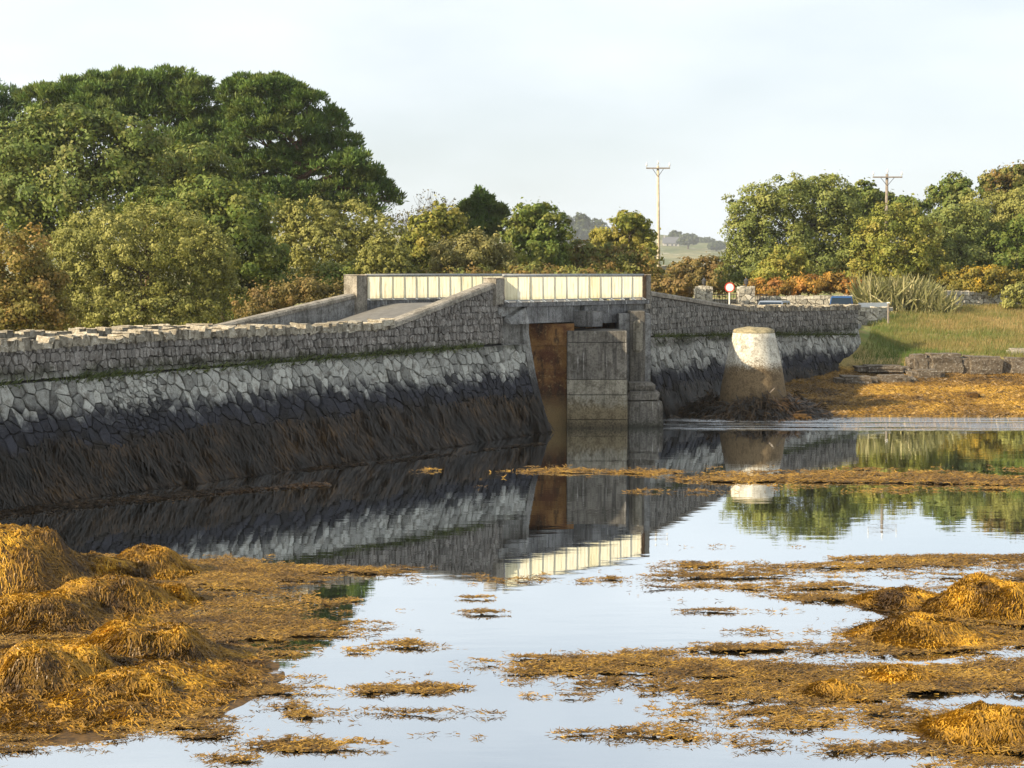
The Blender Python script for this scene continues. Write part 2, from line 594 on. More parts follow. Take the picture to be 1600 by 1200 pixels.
def weed_material(name, dark, mid, light):
    t = NT(name)
    tone = t.attr()
    n = t.noise(t.pos(), 1.6, 4)
    n2 = t.noise(t.pos(), 0.5, 3)
    r = t.node('ShaderNodeValToRGB')
    e = r.color_ramp.elements
    e[0].position = 0.0; e[0].color = (*dark, 1)
    e[1].position = 1.0; e[1].color = (*light, 1)
    m = e.new(0.5); m.color = (*mid, 1)
    f = t.math('ADD', t.math('MULTIPLY', tone, 0.70), t.math('MULTIPLY', t.math('SUBTRACT', t.math('ADD', n, n2), 0.86), 0.9), clamp=True)
    t.val(r.inputs['Fac'], f)
    d = t.principled(r.outputs['Color'], 0.42, 0.35)
    tr = t.node('ShaderNodeBsdfTranslucent')
    t.val(tr.inputs['Color'], r.outputs['Color'])
    mx = t.node('ShaderNodeMixShader'); mx.inputs[0].default_value = 0.25
    t.link(d, mx.inputs[1]); t.link(tr.outputs[0], mx.inputs[2])
    return t.finish(mx.outputs[0])


M['mat_weed'] = weed_material('floating_wrack', (0.040, 0.023, 0.009), (0.230, 0.129, 0.025), (0.575, 0.345, 0.052))
M['mound_weed'] = weed_material('golden_wrack', (0.063, 0.032, 0.007), (0.391, 0.207, 0.017), (0.759, 0.437, 0.038))
M['mound_core'] = plain('wet_weed_underlayer', (0.12, 0.062, 0.012), 0.7, 0.3, var=0.7, scale=9)
M['mat_core'] = plain('floating_weed_underlayer', (0.12, 0.070, 0.018), 0.7, 0.3, var=0.7, scale=9)
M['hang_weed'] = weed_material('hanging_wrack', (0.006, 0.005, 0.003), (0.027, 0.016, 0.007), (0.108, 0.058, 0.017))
M['moss'] = leaf_material('ledge_grass', (0.02, 0.03, 0.008), (0.06, 0.085, 0.018), (0.12, 0.13, 0.035), 0.2)
M['grass_blade'] = leaf_material('bank_grass', (0.068, 0.132, 0.020), (0.198, 0.177, 0.054), (0.380, 0.255, 0.108), 0.3)

# ------------------------------------------------------------------ the causeway in plan
# near (camera side) parapet line; u runs along it, 0 at the near end of the bridge railing
A = Vector((-0.37, 64.0))
D_L = Vector((0.585, 0.811)).normalized()
D_B = Vector((0.63, 0.777)).normalized()
U_B = 9.5
B = A + D_B * U_B
CTRL = [(-44.0, A - D_L * 44.0), (0.0, A), (U_B, B)]
MID = Vector((11.5, 82.2)); U_M = U_B + (MID - B).length
END = Vector((19.2, 92.4)); U_E = U_M + (END - MID).length
CTRL += [(U_M, MID), (U_E, END)]
_cu = np.array([c[0] for c in CTRL]); _cx = np.array([c[1].x for c in CTRL]); _cy = np.array([c[1].y for c in CTRL])


def smooth_line(u, w):
    u = np.asarray(u, float)
    xs = ys = 0
    for k in (-1, -0.5, 0, 0.5, 1):
        xs = xs + np.interp(np.clip(u + k * w, _cu[0], _cu[-1]), _cu, _cx)
        ys = ys + np.interp(np.clip(u + k * w, _cu[0], _cu[-1]), _cu, _cy)
    return xs / 5, ys / 5


def line(u):
    """plan point and outward (camera side) normal at u"""
    u = float(u)
    ext = 0.0
    if u > U_E: ext, u = u - U_E, U_E
    w = min(3.0, max(0.0, (U_E - u))) if u > U_B + 1 else 0.0
    x, y = smooth_line(u, w)
    e = 0.25
    x0, y0 = smooth_line(u - e, w); x1, y1 = smooth_line(min(u + e, U_E), w)
    d = Vector((float(x1 - x0), float(y1 - y0))).normalized()
    return Vector((float(x), float(y))) + d * ext, d, Vector((d.y, -d.x))


def zi(u, us, zs):
    return float(np.interp(u, us, zs))


ROAD_U = [-44, -24, -12, -7.5, 0, U_B, U_B + 11, U_E, U_E + 30]
ROAD_Z = [3.05, 3.15, 3.25, 3.45, 4.92, 4.92, 3.35, 3.0, 2.85]
TOP_U = [-44, -24, -19, -13, -6.7]                    # dry stone parapet top, left
TOP_Z = [4.02, 4.04, 4.17, 4.20, 4.20]
LEDGE_U = [-44, -24, 0, U_B, U_M, U_E]
LEDGE_Z = [3.12, 3.15, 3.42, 3.42, 3.1, 2.72]


def ledge(u): return zi(u, LEDGE_U, LEDGE_Z)


def wall_off(z, lz, k=0.10):
    """how far the face stands out (towards the water) at height z"""
    if z >= lz:
        return 0.0 - 0.04 * (z - lz)
    s_ = lz - z
    return 0.09 + 0.15 * s_ + k * s_ * s_


def face(u, z, lz=None):
    pt, d, n = line(u)
    lz = ledge(u) if lz is None else lz
    q = pt + n * wall_off(z, lz, 0.10 - 0.055 * max(0.0, min(1.0, (u + 9) / 9.0)))
    return Vector((q.x, q.y, z)), d, n


# ------------------------------------------------------------------ stones: irregular cells of a wall face
def clip_half(poly, mx_, my_, nx_, ny_):
    out = []
    k = len(poly)
    for i in range(k):
        x0, y0 = poly[i]; x1, y1 = poly[(i + 1) % k]
        d0 = (x0 - mx_) * nx_ + (y0 - my_) * ny_
        d1 = (x1 - mx_) * nx_ + (y1 - my_) * ny_
        if d0 <= 0: out.append((x0, y0))
        if (d0 < 0 < d1) or (d1 < 0 < d0):
            tt = d0 / (d0 - d1)
            out.append((x0 + (x1 - x0) * tt, y0 + (y1 - y0) * tt))
    return out


def cells(u0, u1, zlo, zhi, wid, hei, rnd, lean=0.0, small=None, jit=0.33, drop=0.20):
    """rubble cells between heights zlo(u), zhi(u)"""
    seeds = []
    z0 = min(zlo(u0), zlo((u0 + u1) / 2), zlo(u1)); z1 = max(zhi(u) for u in np.linspace(u0, u1, 9))
    zc = z0
    row = 0
    while zc < z1 + hei:
        h_ = hei * rnd.uniform(0.75, 1.25)
        u = u0 - rnd.uniform(0, wid)
        while u < u1 + wid:
            w_ = wid * rnd.choice((0.45, 0.6, 0.8, 1.0, 1.2, 1.5)) * rnd.uniform(0.85, 1.15)
            k = 1
            if small and small(u, zc): k = 3; w_ *= 0.9
            for q in range(k):
                if k == 1 and rnd.random() < drop: continue
                seeds.append((u + w_ / 2 + rnd.uniform(-.12, .12) * wid, zc + h_ * (0.5 + rnd.uniform(-jit, jit) + (q - (k - 1) / 2) * 0.33)))
            u += w_
        zc += h_
        row += 1
    asp = hei / wid
    pts = [(u - lean * z, z / asp) for u, z in seeds]
    grid = {}
    for i, (a, b) in enumerate(pts):
        grid.setdefault((int(math.floor(a / wid)), int(math.floor(b / wid))), []).append(i)
    res = []
    Rr = wid * 2.6
    for i, (a, b) in enumerate(pts):
        us, zs = seeds[i]
        if us < u0 - wid or us > u1 + wid or zs > zhi(us) + hei or zs < zlo(us) - hei:
            continue
        poly = [(a - Rr, b - Rr), (a + Rr, b - Rr), (a + Rr, b + Rr), (a - Rr, b + Rr)]
        gi, gj = int(math.floor(a / wid)), int(math.floor(b / wid))
        for di in (-3, -2, -1, 0, 1, 2, 3):
            for dj in (-3, -2, -1, 0, 1, 2, 3):
                for j in grid.get((gi + di, gj + dj), ()):
                    if j == i: continue
                    c, e = pts[j]
                    poly = clip_half(poly, (a + c) / 2, (b + e) / 2, c - a, e - b)
                    if len(poly) < 3: break
        if len(poly) < 3: continue
        poly = [(x + lean * y * asp, y * asp) for x, y in poly]
        # trim to the wall outline
        cz_lo, cz_hi = zlo(us), zhi(us)
        sl_lo = (zlo(us + .2) - zlo(us - .2)) / .4; sl_hi = (zhi(us + .2) - zhi(us - .2)) / .4
        poly = clip_half(poly, us, cz_hi, -sl_hi, 1)
        if len(poly) >= 3: poly = clip_half(poly, us, cz_lo, sl_lo, -1)
        if len(poly) >= 3: poly = clip_half(poly, u0, 0, -1, 0)
        if len(poly) >= 3: poly = clip_half(poly, u1, 0, 1, 0)
        if len(poly) < 3: continue
        ar = 0.5 * abs(sum(poly[k][0] * poly[(k + 1) % len(poly)][1] - poly[(k + 1) % len(poly)][0] * poly[k][1] for k in range(len(poly))))
        if ar < 0.0035: continue
        res.append((poly, ar))
    return res


def stone_geo(poly, surf, rnd, gap=0.012, prot=(0.03, 0.10)):
    """irregular pillow stone standing proud of the face; returns verts (world), faces"""
    cx = sum(p[0] for p in poly) / len(poly); cz = sum(p[1] for p in poly) / len(poly)
    # merge points that lie very close together
    q = []
    for p_ in poly:
        if not q or (abs(p_[0] - q[-1][0]) + abs(p_[1] - q[-1][1])) > 0.03: q.append(p_)
    if len(q) > 3 and abs(q[0][0] - q[-1][0]) + abs(q[0][1] - q[-1][1]) < 0.03: q.pop()
    if len(q) < 3: return None
    n_ = len(q)
    pr = rnd.uniform(*prot)
    tu, tz = rnd.uniform(-.3, .3), rnd.uniform(-.3, .3)
    vs = []
    for ring, (sc_, dep) in enumerate(((1.0, -0.06), (0.985, 0.62), (0.88, 1.0))):
        for (x, y) in q:
            dx, dy = x - cx, y - cz
            L = math.hypot(dx, dy) + 1e-6
            k = max(0.2, (L - gap) / L) * sc_
            j = 0.0 if ring == 0 else rnd.uniform(-.014, .014)
            uu, zz_ = cx + dx * k + j, cz + dy * k + (0 if ring == 0 else rnd.uniform(-.012, .012))
            P, d, nn = surf(uu, zz_)
            off = (pr * dep if ring else -0.06) + (dx * tu + dy * tz if ring else 0) * 0.5
            vs.append(P + Vector((nn.x, nn.y, 0)) * off)
    fs = []
    for r_ in range(2):
        for k in range(n_):
            fs.append((r_ * n_ + k, r_ * n_ + (k + 1) % n_, (r_ + 1) * n_ + (k + 1) % n_, (r_ + 1) * n_ + k))
    fs.append(tuple(2 * n_ + k for k in range(n_)))
    return vs, fs


def lay_stones(root, cell_list, surf, mat, rnd, limit=300, name='stone', gap=0.012, prot=(0.03, 0.10), px_weight=None):
    cell_list = sorted(cell_list, key=lambda c: -(c[1] * (px_weight(c[0]) if px_weight else 1)))
    rest_v, rest_f, rest_t = [], [], []
    count = 0
    for poly, ar in cell_list:
        g = stone_geo(poly, surf, rnd, gap, prot)
        if g is None: continue
        vs, fs = g
        tone = min(1, max(0, rnd.gauss(0.5, 0.24)))
        if count < limit:
            c = sum(vs, Vector()) / len(vs)
            me = mesh_py(name, [v - c for v in vs], fs, tone, mat)
            add(name, me, root, c)
        else:
            b = len(rest_v)
            rest_v += vs; rest_f += [tuple(b + i for i in f) for f in fs]; rest_t += [tone] * len(vs)
        count += 1
    if rest_v:
        o = WORLD[root]
        me = mesh_py('small_' + name + 's', [v - o for v in rest_v], rest_f, rest_t, mat)
        add('small_' + name + 's', me, root, o, kind='stuff')
    return count


def strip_mesh(us, prof):
    """sweep: prof(u) -> list of world points; returns verts, quads"""
    rows = [prof(u) for u in us]
    k = len(rows[0])
    vs = [p for r_ in rows for p in r_]
    fs = []
    for i in range(len(rows) - 1):
        for j in range(k - 1):
            fs.append((i * k + j, (i + 1) * k + j, (i + 1) * k + j + 1, i * k + j + 1))
    return vs, fs


def closed_sweep(us, prof):
    rows = [prof(u) for u in us]
    k = len(rows[0])
    vs = [p for r_ in rows for p in r_]
    fs = []
    for i in range(len(rows) - 1):
        for j in range(k):
            fs.append((i * k + j, (i + 1) * k + j, (i + 1) * k + (j + 1) % k, i * k + (j + 1) % k))
    fs.append(tuple(range(k)))
    fs.append(tuple((len(rows) - 1) * k + j for j in range(k - 1, -1, -1)))
    return vs, fs


def P3(pt, z): return Vector((pt.x, pt.y, z))


def ribbons(starts, dirs, lens, widths, normals, seg, droop, wob, rndg):
    """bundle of flat ribbons: returns verts, quads, tone"""
    n_ = len(starts)
    V = np.zeros((n_, seg + 1, 2, 3))
    p = starts.copy(); d = dirs.copy()
    for i in range(seg + 1):
        side = np.cross(d, normals)
        side /= np.linalg.norm(side, axis=1, keepdims=True) + 1e-9
        w = widths * (1.0 if i < seg else 0.35)
        V[:, i, 0] = p - side * w[:, None] / 2
        V[:, i, 1] = p + side * w[:, None] / 2
        p = p + d * (lens / seg)[:, None]
        d = d + droop + rndg.normal(0, wob, (n_, 3))
        d /= np.linalg.norm(d, axis=1, keepdims=True)
    idx = np.arange(n_ * (seg + 1) * 2).reshape(n_, seg + 1, 2)
    F = np.stack([idx[:, :-1, 0], idx[:, :-1, 1], idx[:, 1:, 1], idx[:, 1:, 0]], -1).reshape(-1, 4)
    tone = np.repeat(rndg.random(n_), (seg + 1) * 2)
    return V.reshape(-1, 3), F, tone


# ------------------------------------------------------------------ structure: terrain, water, road
def seg_dist(X, Y, pts):
    best = np.full(np.shape(X), 1e9); zb = np.zeros(np.shape(X))
    for (x0, y0, z0), (x1, y1, z1) in zip(pts[:-1], pts[1:]):
        dx, dy = x1 - x0, y1 - y0
        tt = np.clip(((X - x0) * dx + (Y - y0) * dy) / (dx * dx + dy * dy), 0, 1)
        dd = np.hypot(X - x0 - tt * dx, Y - y0 - tt * dy)
        m = dd < best
        zb = np.where(m, z0 + (z1 - z0) * tt, zb)
        best = np.where(m, dd, best)
    return best, zb


W_ROAD = 6.0
road_pts = []
for u in list(np.arange(-44, 0, 2.0)) + list(np.arange(0, U_E + 0.1, 1.5)):
    pt, d, n = line(u)
    c = pt - n * (W_ROAD / 2)
    road_pts.append((c.x, c.y, zi(u, ROAD_U, ROAD_Z)))
road_pts += [(18.4, 101.0, 3.0), (19.0, 106.0, 3.0)]


def smooth01(a, lo, hi):
    tt = np.clip((a - lo) / (hi - lo), 0, 1)
    return tt * tt * (3 - 2 * tt)


def shore_y(X):
    return np.interp(X, [3.0, 6.2, 8.0, 9.5, 13.0, 20.0, 45.0, 200.0], [90, 74.0, 71.8, 71.2, 71.6, 71.9, 71.7, 71.0])


def ground(X, Y, detail=True):
    X = np.asarray(X, float); Y = np.asarray(Y, float)
    # right hand shore
    sh = Y - shore_y(X)
    if detail: sh = sh + 0.7 * fbm(X * 0.35, Y * 0.35, 3)
    zr = np.interp(sh, [-30, -3, 0, 4, 14.5, 17.0, 18.2, 26, 34, 41, 54, 120], [-1.6, -0.5, 0.0, 0.25, 0.70, 0.85, 1.5, 2.3, 3.2, 3.75, 4.0, 4.6])
    # causeway side: signed offset behind the near parapet line
    q = np.array([[p[0], p[1]] for p in road_pts])
    # land behind the causeway: measured from the left line and the bridge line
    nl = Vector((D_L.y, -D_L.x))
    off_l = -((X - A.x) * nl.x + (Y - A.y) * nl.y)          # >0 behind
    zb = np.interp(off_l, [-5, 6.0, 7.5, 12, 40, 200], [-1.6, -1.6, 2.6, 2.9, 3.4, 4.5])
    right = smooth01(X, 5.0, 9.0)
    z = np.where(off_l > 0, zb * (1 - right) + np.maximum(zr, zb * (off_l > 6)) * right, np.where(X > 3, zr, -1.6))
    # the causeway side of the right wall keeps the shore; far land rises slowly
    d, rz = seg_dist(X, Y, road_pts)
    k = smooth01(d, 4.0, 8.0)
    z = np.where(Y > 76, np.minimum(z, (rz - 0.12) * (1 - k) + 50 * k), z)
    bank = rz - 0.1 - 0.42 * np.clip(d - 3.0, 0, 50)
    z = np.where((Y > 90.5) & (X > 17.5) & (Y < 125), np.maximum(z, bank * smooth01(Y, 90.5, 94) + z * (1 - smooth01(Y, 90.5, 94))), z)
    z = z + 1.9 * np.exp(-(((X - 17) / 14) ** 2 + ((Y - 177) / 12) ** 2))
    # bank the photograph is taken from
    z = np.maximum(z, np.interp(Y, [-200, 1.5, 4.0, 9], [4.7, 4.5, -0.2, -1.6]))
    if detail:
        z = z + 0.05 * fbm(X * 0.9, Y * 0.9, 5) + np.where((z > -0.3) & (z < 1.1), 0.13 * np.abs(fbm(X * 0.8, Y * 0.8, 8)), 0)
    return z


xs = np.concatenate([-np.geomspace(3000, 46, 22), np.arange(-45, -12, 1.5), np.arange(-12, 4, 1.0), np.arange(4, 40, 0.4), np.arange(40, 60, 1.5), np.geomspace(61, 3000, 22)])
ys = np.concatenate([[-300, -60, -20, -5], np.arange(-2, 12, 1.0), np.arange(12, 66, 3.0), np.arange(66, 122, 0.4), np.arange(122, 170, 2.5), np.geomspace(172, 6000, 24)])
GX, GY = np.meshgrid(xs, ys, indexing='ij')
GZ = ground(GX, GY)
GZ = np.where(GY > 170, np.maximum(GZ, 2.0), GZ)
idx = np.arange(GX.size).reshape(GX.shape)
F = np.stack([idx[:-1, :-1], idx[1:, :-1], idx[1:, 1:], idx[:-1, 1:]], -1).reshape(-1, 4)
me = mesh_np('ground', np.stack([GX, GY, GZ], -1).reshape(-1, 3), F, mat=M['terrain'], smooth=True)
add('ground', me, kind='structure')

me = mesh_py('water', [(-400, -60, 0), (400, -60, 0), (400, 130, 0), (-400, 130, 0)], [(0, 1, 2, 3)], mat=M['water'])
add('water', me, kind='structure')

# road ribbon
rv, rf = [], []
for i, (x, y, z_) in enumerate(road_pts):
    a = Vector(road_pts[max(i - 1, 0)][:2]); b = Vector(road_pts[min(i + 1, len(road_pts) - 1)][:2])
    d = (b - a).normalized(); n = Vector((d.y, -d.x))
    hw = W_ROAD / 2 - 0.25
    for k, dz in ((-hw - 0.01, -0.5), (-hw, 0), (-hw * .5, .05), (0, .07), (hw * .5, .05), (hw, 0), (hw + 0.01, -0.5)):
        rv.append((x + n.x * k, y + n.y * k, z_ + dz))
for i in range(len(road_pts) - 1):
    for j in range(6):
        rf.append((i * 7 + j, (i + 1) * 7 + j, (i + 1) * 7 + j + 1, i * 7 + j + 1))
add('road', mesh_py('road', rv, rf, mat=M['asphalt'], smooth=True), kind='structure')

cr = [(-6.0, 112.0, 3.0), (4.0, 108.6, 3.0), (14.0, 107.4, 3.0), (23.5, 107.0, 3.0)]
cv, cf = [], []
for (x, y, z_) in cr:
    for k, dz in ((-2.6, 0.0), (0, .06), (2.6, 0.0)):
        cv.append((x, y + k, z_ + dz - 0.08))
for i in range(len(cr) - 1):
    for j in range(2):
        cf.append((i * 3 + j, (i + 1) * 3 + j, (i + 1) * 3 + j + 1, i * 3 + j + 1))
add('side_road', mesh_py('side_road', cv, cf, mat=M['asphalt'], smooth=True), kind='structure')

# far hill
HS = 4.0                            # the hill lies about two kilometres off
hx = np.linspace(-260, 320, 120) * HS; hy = np.linspace(300, 900, 60) * HS
HX, HY = np.meshgrid(hx, hy, indexing='ij')


def hill_z(X, Y):
    X, Y = np.asarray(X) / HS, np.asarray(Y) / HS
    r = smooth01(Y, 320, 620)
    base = 3 + 13 * HS * r * np.interp(X, [-260, -60, 20, 60, 95, 140, 320], [1.1, 1.25, 1.22, 1.0, 0.75, 0.9, 1.1])
    return base + 2.0 * HS * fbm(X * 0.02, Y * 0.02, 4) * r


HZ = hill_z(HX, HY)
idx = np.arange(HX.size).reshape(HX.shape)
F = np.stack([idx[:-1, :-1], idx[1:, :-1], idx[1:, 1:], idx[:-1, 1:]], -1).reshape(-1, 4)
add('hill', mesh_np('hill', np.stack([HX, HY, HZ], -1).reshape(-1, 3), F, mat=M['hill'], smooth=True), kind='structure')

# ------------------------------------------------------------------ left causeway wall
rnd = random.Random(11)
U_L0, U_L1 = -34.0, 1.35                 # the sea wall runs a little way under the bridge
root = empty('causeway_wall', P3(line(-16)[0], 0), 'long shaded stone causeway wall sloping into the water left of the bridge', 'wall')


def ramp_top(u):                          # underside of coping, near parapet
    return zi(u, [-44, -24, -19, -13, -6.7, -0.55, 0.0], [4.02, 4.04, 4.17, 4.20, 4.22, 5.62, 5.70])


def left_core(u):
    lz = ledge(u)
    top = ramp_top(u) if u <= 0.0 else 4.85
    pts = []
    for z_ in (-0.6, 0.0, 0.7, 1.4, 2.1, 2.8, lz - 0.001):
        P, d, n = face(u, z_, lz)
        pts.append(P - Vector((n.x, n.y, 0)) * 0.05)
    for z_ in (lz + 0.001, top - 0.02):
        P, d, n = face(u, z_, lz)
        pts.append(P - Vector((n.x, n.y, 0)) * 0.05)
    back = 0.50
    P, d, n = face(u, top - 0.02, lz)
    pts.append(P - Vector((n.x, n.y, 0)) * back)
    pts.append(P3(Vector(P.xy) - n * back, 1.0))
    pts.append(P3(Vector(P.xy) - n * back, -0.6))
    return pts


us = list(np.arange(U_L0, 0.01, 1.0))
if us[-1] < 0: us.append(0.0)
us[-1] = 0.0
vs, fs = closed_sweep(us, left_core)
o0 = WORLD[root]
add('wall_core', mesh_py('wall_core', [v - o0 for v in vs], fs, 0.5, M['wall_core']), root, o0)
vs, fs = closed_sweep([0.004, U_L1], lambda u: left_core(u))
add('abutment_core', mesh_py('abutment_core', [v - o0 for v in vs], fs, 0.5, M['quoin']), root, o0)


def px_w(u_z):
    u, z_ = u_z
    P, d, n = face(u, z_)
    return (1.0 / P.y) ** 2 * (1.0 if to_px(P.x, P.y, P.z)[0] > -20 else 0.05)


pw = lambda poly: px_w((sum(p[0] for p in poly) / len(poly), sum(p[1] for p in poly) / len(poly)))


def in_repair(u, z_):                    # slumped patch of small dark rubble
    P, d, n = face(u, z_)
    x, y = to_px(P.x, P.y, P.z)
    return 165 < x < 248 and 1.3 < z_ < 3.3


c1 = cells(-28.0, U_L1, lambda u: 0.25, lambda u: ledge(u) - 0.02, 0.29, 0.36, rnd, -0.16, in_repair)
c2 = cells(-28.0, -0.02, lambda u: ledge(u) + 0.04, lambda u: ramp_top(u) - 0.03, 0.155, 0.25, rnd, 0.0, None, 0.12, 0.07)
pick = sorted(c1 + c2, key=lambda c: -c[1] * pw(c[0]))
n_st = lay_stones(root, c1 + c2, lambda u, z_: face(u, z_), M['wall_stone'], rnd, 300, px_weight=pw)

# upright coping stones along the dry part of the parapet
k = 0
u = -25.5
while u < -6.9:
    w = rnd.uniform(0.10, 0.30)
    pt, d, n = line(u + w / 2)
    zt = ramp_top(u + w / 2)
    hgt = rnd.uniform(0.12, 0.33)
    lean = rnd.uniform(-0.25, 0.35)
    b = MB()
    c = P3(pt - n * 0.24, zt + hgt / 2 - 0.03)
    d3, n3 = Vector((d.x, d.y, 0)), Vector((n.x, n.y, 0))
    up = Vector((0, 0, 1)) + d3 * lean
    tone = min(1, max(0, rnd.gauss(0.55, 0.2)))
    b.frame_box(c, d3 * w * 0.49 + Vector((0, 0, rnd.uniform(-.03, .03))), n3 * rnd.uniform(0.24, 0.34) + d3 * rnd.uniform(-.05, .05), up * hgt / 2, 0.02, tone)
    b.v = [tuple(Vector(v) + Vector((rnd.uniform(-.035, .035), rnd.uniform(-.035, .035), rnd.uniform(-.05, .05)))) for v in b.v]
    b.build('coping_stone', M['coping_stone'], root, origin=c)
    u += w * 0.93
# smooth concrete coping up the ramp
def ramp_coping(u):
    pt, d, n = line(u)
    z_ = ramp_top(u)
    return [P3(pt + n * 0.07, z_ - 0.02), P3(pt + n * 0.07, z_ + 0.13), P3(pt + n * 0.0, z_ + 0.19), P3(pt - n * 0.42, z_ + 0.19), P3(pt - n * 0.50, z_ + 0.13), P3(pt - n * 0.50, z_ - 0.02)]
vs, fs = closed_sweep([-6.75, -5.5, -4, -2.5, -1.2, -0.6], ramp_coping)
add('ramp_coping', mesh_py('ramp_coping', [v - o0 for v in vs], fs, 0.5, M['coping']), root, o0)
# two loose blocks where the dry coping meets the ramp
for uu, zz_, sx in ((-6.95, 4.42, 0.34), (-7.5, 4.33, 0.26)):
    pt, d, n = line(uu)
    b = MB(); c = P3(pt - n * 0.2, zz_)
    b.frame_box(c, Vector((d.x, d.y, 0.06)) * sx, Vector((n.x, n.y, 0)) * 0.3, (0, 0, 0.10), 0.03, 0.75)
    b.build('end_block', M['coping_stone'], root, origin=c)
# end pillar of the parapet
pt, d, n = line(-0.28)
d3, n3 = Vector((d.x, d.y, 0)), Vector((n.x, n.y, 0))
b = MB().frame_box(P3(pt - n * 0.2, 5.46), d3 * 0.27, n3 * 0.27, (0, 0, 0.50), 0.03, 0.6)
b.build('end_pillar', M['coping'], root, origin=P3(pt, 4.6))

# concrete quoin on the end of the sea wall and the haunch under the deck edge
def quoin(z_):
    P, d, n = face(U_L1 + 0.02, z_, 4.6)
    return P, d, n
vs, fs = [], []
zs_ = [-0.4, 0.6, 1.4, 2.2, 3.0, 3.8, 4.28]
for z_ in zs_:
    P, d, n = face(U_L1, min(z_, ledge(0) - 0.01))
    P = Vector((P.x, P.y, z_)) + Vector((n.x, n.y, 0)) * (0.04 if z_ < ledge(0) else -0.06)
    d3, n3 = Vector((d.x, d.y, 0)), Vector((n.x, n.y, 0))
    for a_, b_ in ((0.20, -2.2), (0.20, 0.04), (-0.18, 0.04), (-0.18, -2.2)):
        vs.append(P + d3 * a_ + n3 * b_)
for i in range(len(zs_) - 1):
    for k in range(4):
        fs.append((i * 4 + k, i * 4 + (k + 1) % 4, (i + 1) * 4 + (k + 1) % 4, (i + 1) * 4 + k))
fs.append((len(zs_) * 4 - 4, len(zs_) * 4 - 3, len(zs_) * 4 - 2, len(zs_) * 4 - 1))
me = mesh_py('quoin', [v - o0 for v in vs], fs, 0.5, M['quoin'])
add('quoin', me, root, o0)

# grass and moss on the ledge, weed hanging on the lower face
def ledge_grass(root, u0, u1, count, dens, rg):
    u = rg.uniform(u0, u1, count)
    nn = fbm(u * 0.35, u * 0 + 3.3, 12)
    u = u[nn + rg.random(len(u)) * 0.6 > dens]
    st, dr, nr = [], [], []
    for uu in u:
        lz = ledge(uu)
        P, d, n = face(uu, lz - 0.03, lz)
        st.append(P + Vector((n.x, n.y, 0)) * rg.uniform(-.1, .10) + Vector((0, 0, rg.uniform(-.15, 0.08))))
        q = Vector((d.x, d.y, 0)) * rg.normal(0, .6) + Vector((n.x, n.y, 0)) * rg.uniform(0, .8) + Vector((0, 0, 0.8))
        dr.append(q.normalized()); nr.append(Vector((n.x, n.y, 0.3)))
    st, dr, nr = np.array(st), np.array(dr), np.array(nr)
    V, F, T = ribbons(st, dr, rg.uniform(.08, .28, len(st)), rg.uniform(.015, .035, len(st)), nr, 2, np.array([0, 0, -0.5]), .15, rg)
    o = WORLD[root]
    add('ledge_grass', mesh_np('ledge_grass', V - np.array(o), F, T, M['moss']), root, o, kind='stuff')


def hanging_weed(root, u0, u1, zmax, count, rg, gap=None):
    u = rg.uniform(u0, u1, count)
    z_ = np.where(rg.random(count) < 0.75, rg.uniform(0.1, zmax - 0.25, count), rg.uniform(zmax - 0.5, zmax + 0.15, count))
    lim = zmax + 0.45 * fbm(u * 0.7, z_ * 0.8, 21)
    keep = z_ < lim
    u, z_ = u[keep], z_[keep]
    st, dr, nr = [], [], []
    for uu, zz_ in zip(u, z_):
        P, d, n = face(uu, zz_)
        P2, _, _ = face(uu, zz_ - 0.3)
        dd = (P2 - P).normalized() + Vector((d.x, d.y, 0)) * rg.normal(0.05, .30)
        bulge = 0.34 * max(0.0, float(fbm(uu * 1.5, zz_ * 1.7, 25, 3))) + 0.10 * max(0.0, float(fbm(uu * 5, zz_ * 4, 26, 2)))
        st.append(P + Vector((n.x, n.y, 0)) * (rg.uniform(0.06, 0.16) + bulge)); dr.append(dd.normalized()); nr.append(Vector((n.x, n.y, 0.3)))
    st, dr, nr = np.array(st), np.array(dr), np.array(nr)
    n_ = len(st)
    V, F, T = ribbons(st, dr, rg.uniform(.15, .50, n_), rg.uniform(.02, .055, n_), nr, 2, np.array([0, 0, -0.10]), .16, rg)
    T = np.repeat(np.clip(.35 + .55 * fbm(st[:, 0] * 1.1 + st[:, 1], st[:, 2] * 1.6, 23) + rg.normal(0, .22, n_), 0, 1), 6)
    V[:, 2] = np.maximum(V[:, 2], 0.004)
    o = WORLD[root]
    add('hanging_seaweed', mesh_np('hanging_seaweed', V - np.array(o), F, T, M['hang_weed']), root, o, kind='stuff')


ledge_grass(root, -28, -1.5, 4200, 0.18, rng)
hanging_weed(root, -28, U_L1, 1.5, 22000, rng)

# ------------------------------------------------------------------ far parapet, left of the bridge
FAR = W_ROAD + 0.25
root = empty('far_parapet', P3(line(-14)[0] - line(-14)[2] * FAR, 3.1), 'far roadside parapet: rough stones then a smooth ramp up to the far railing', 'wall')
o0 = WORLD[root]
U_FP = -1.15                              # far end pillar


def far_top(u): return zi(u, [-44, -24, -9.9, -9.0, U_FP - 0.2, 0], [4.05, 4.08, 4.12, 4.06, 5.17, 5.2])


def far_core(u):
    pt, d, n = line(u)
    q = pt - n * FAR
    z_ = far_top(u)
    return [P3(q, 2.2), P3(q, z_), P3(q - n * 0.42, z_), P3(q - n * 0.42, 2.2)]


vs, fs = closed_sweep(list(np.arange(-34, -9, 1.0)) + [-8, -6, -4, U_FP], far_core)
add('wall_core', mesh_py('wall_core', [v - o0 for v in vs], fs, 0.5, M['concrete']), root, o0)


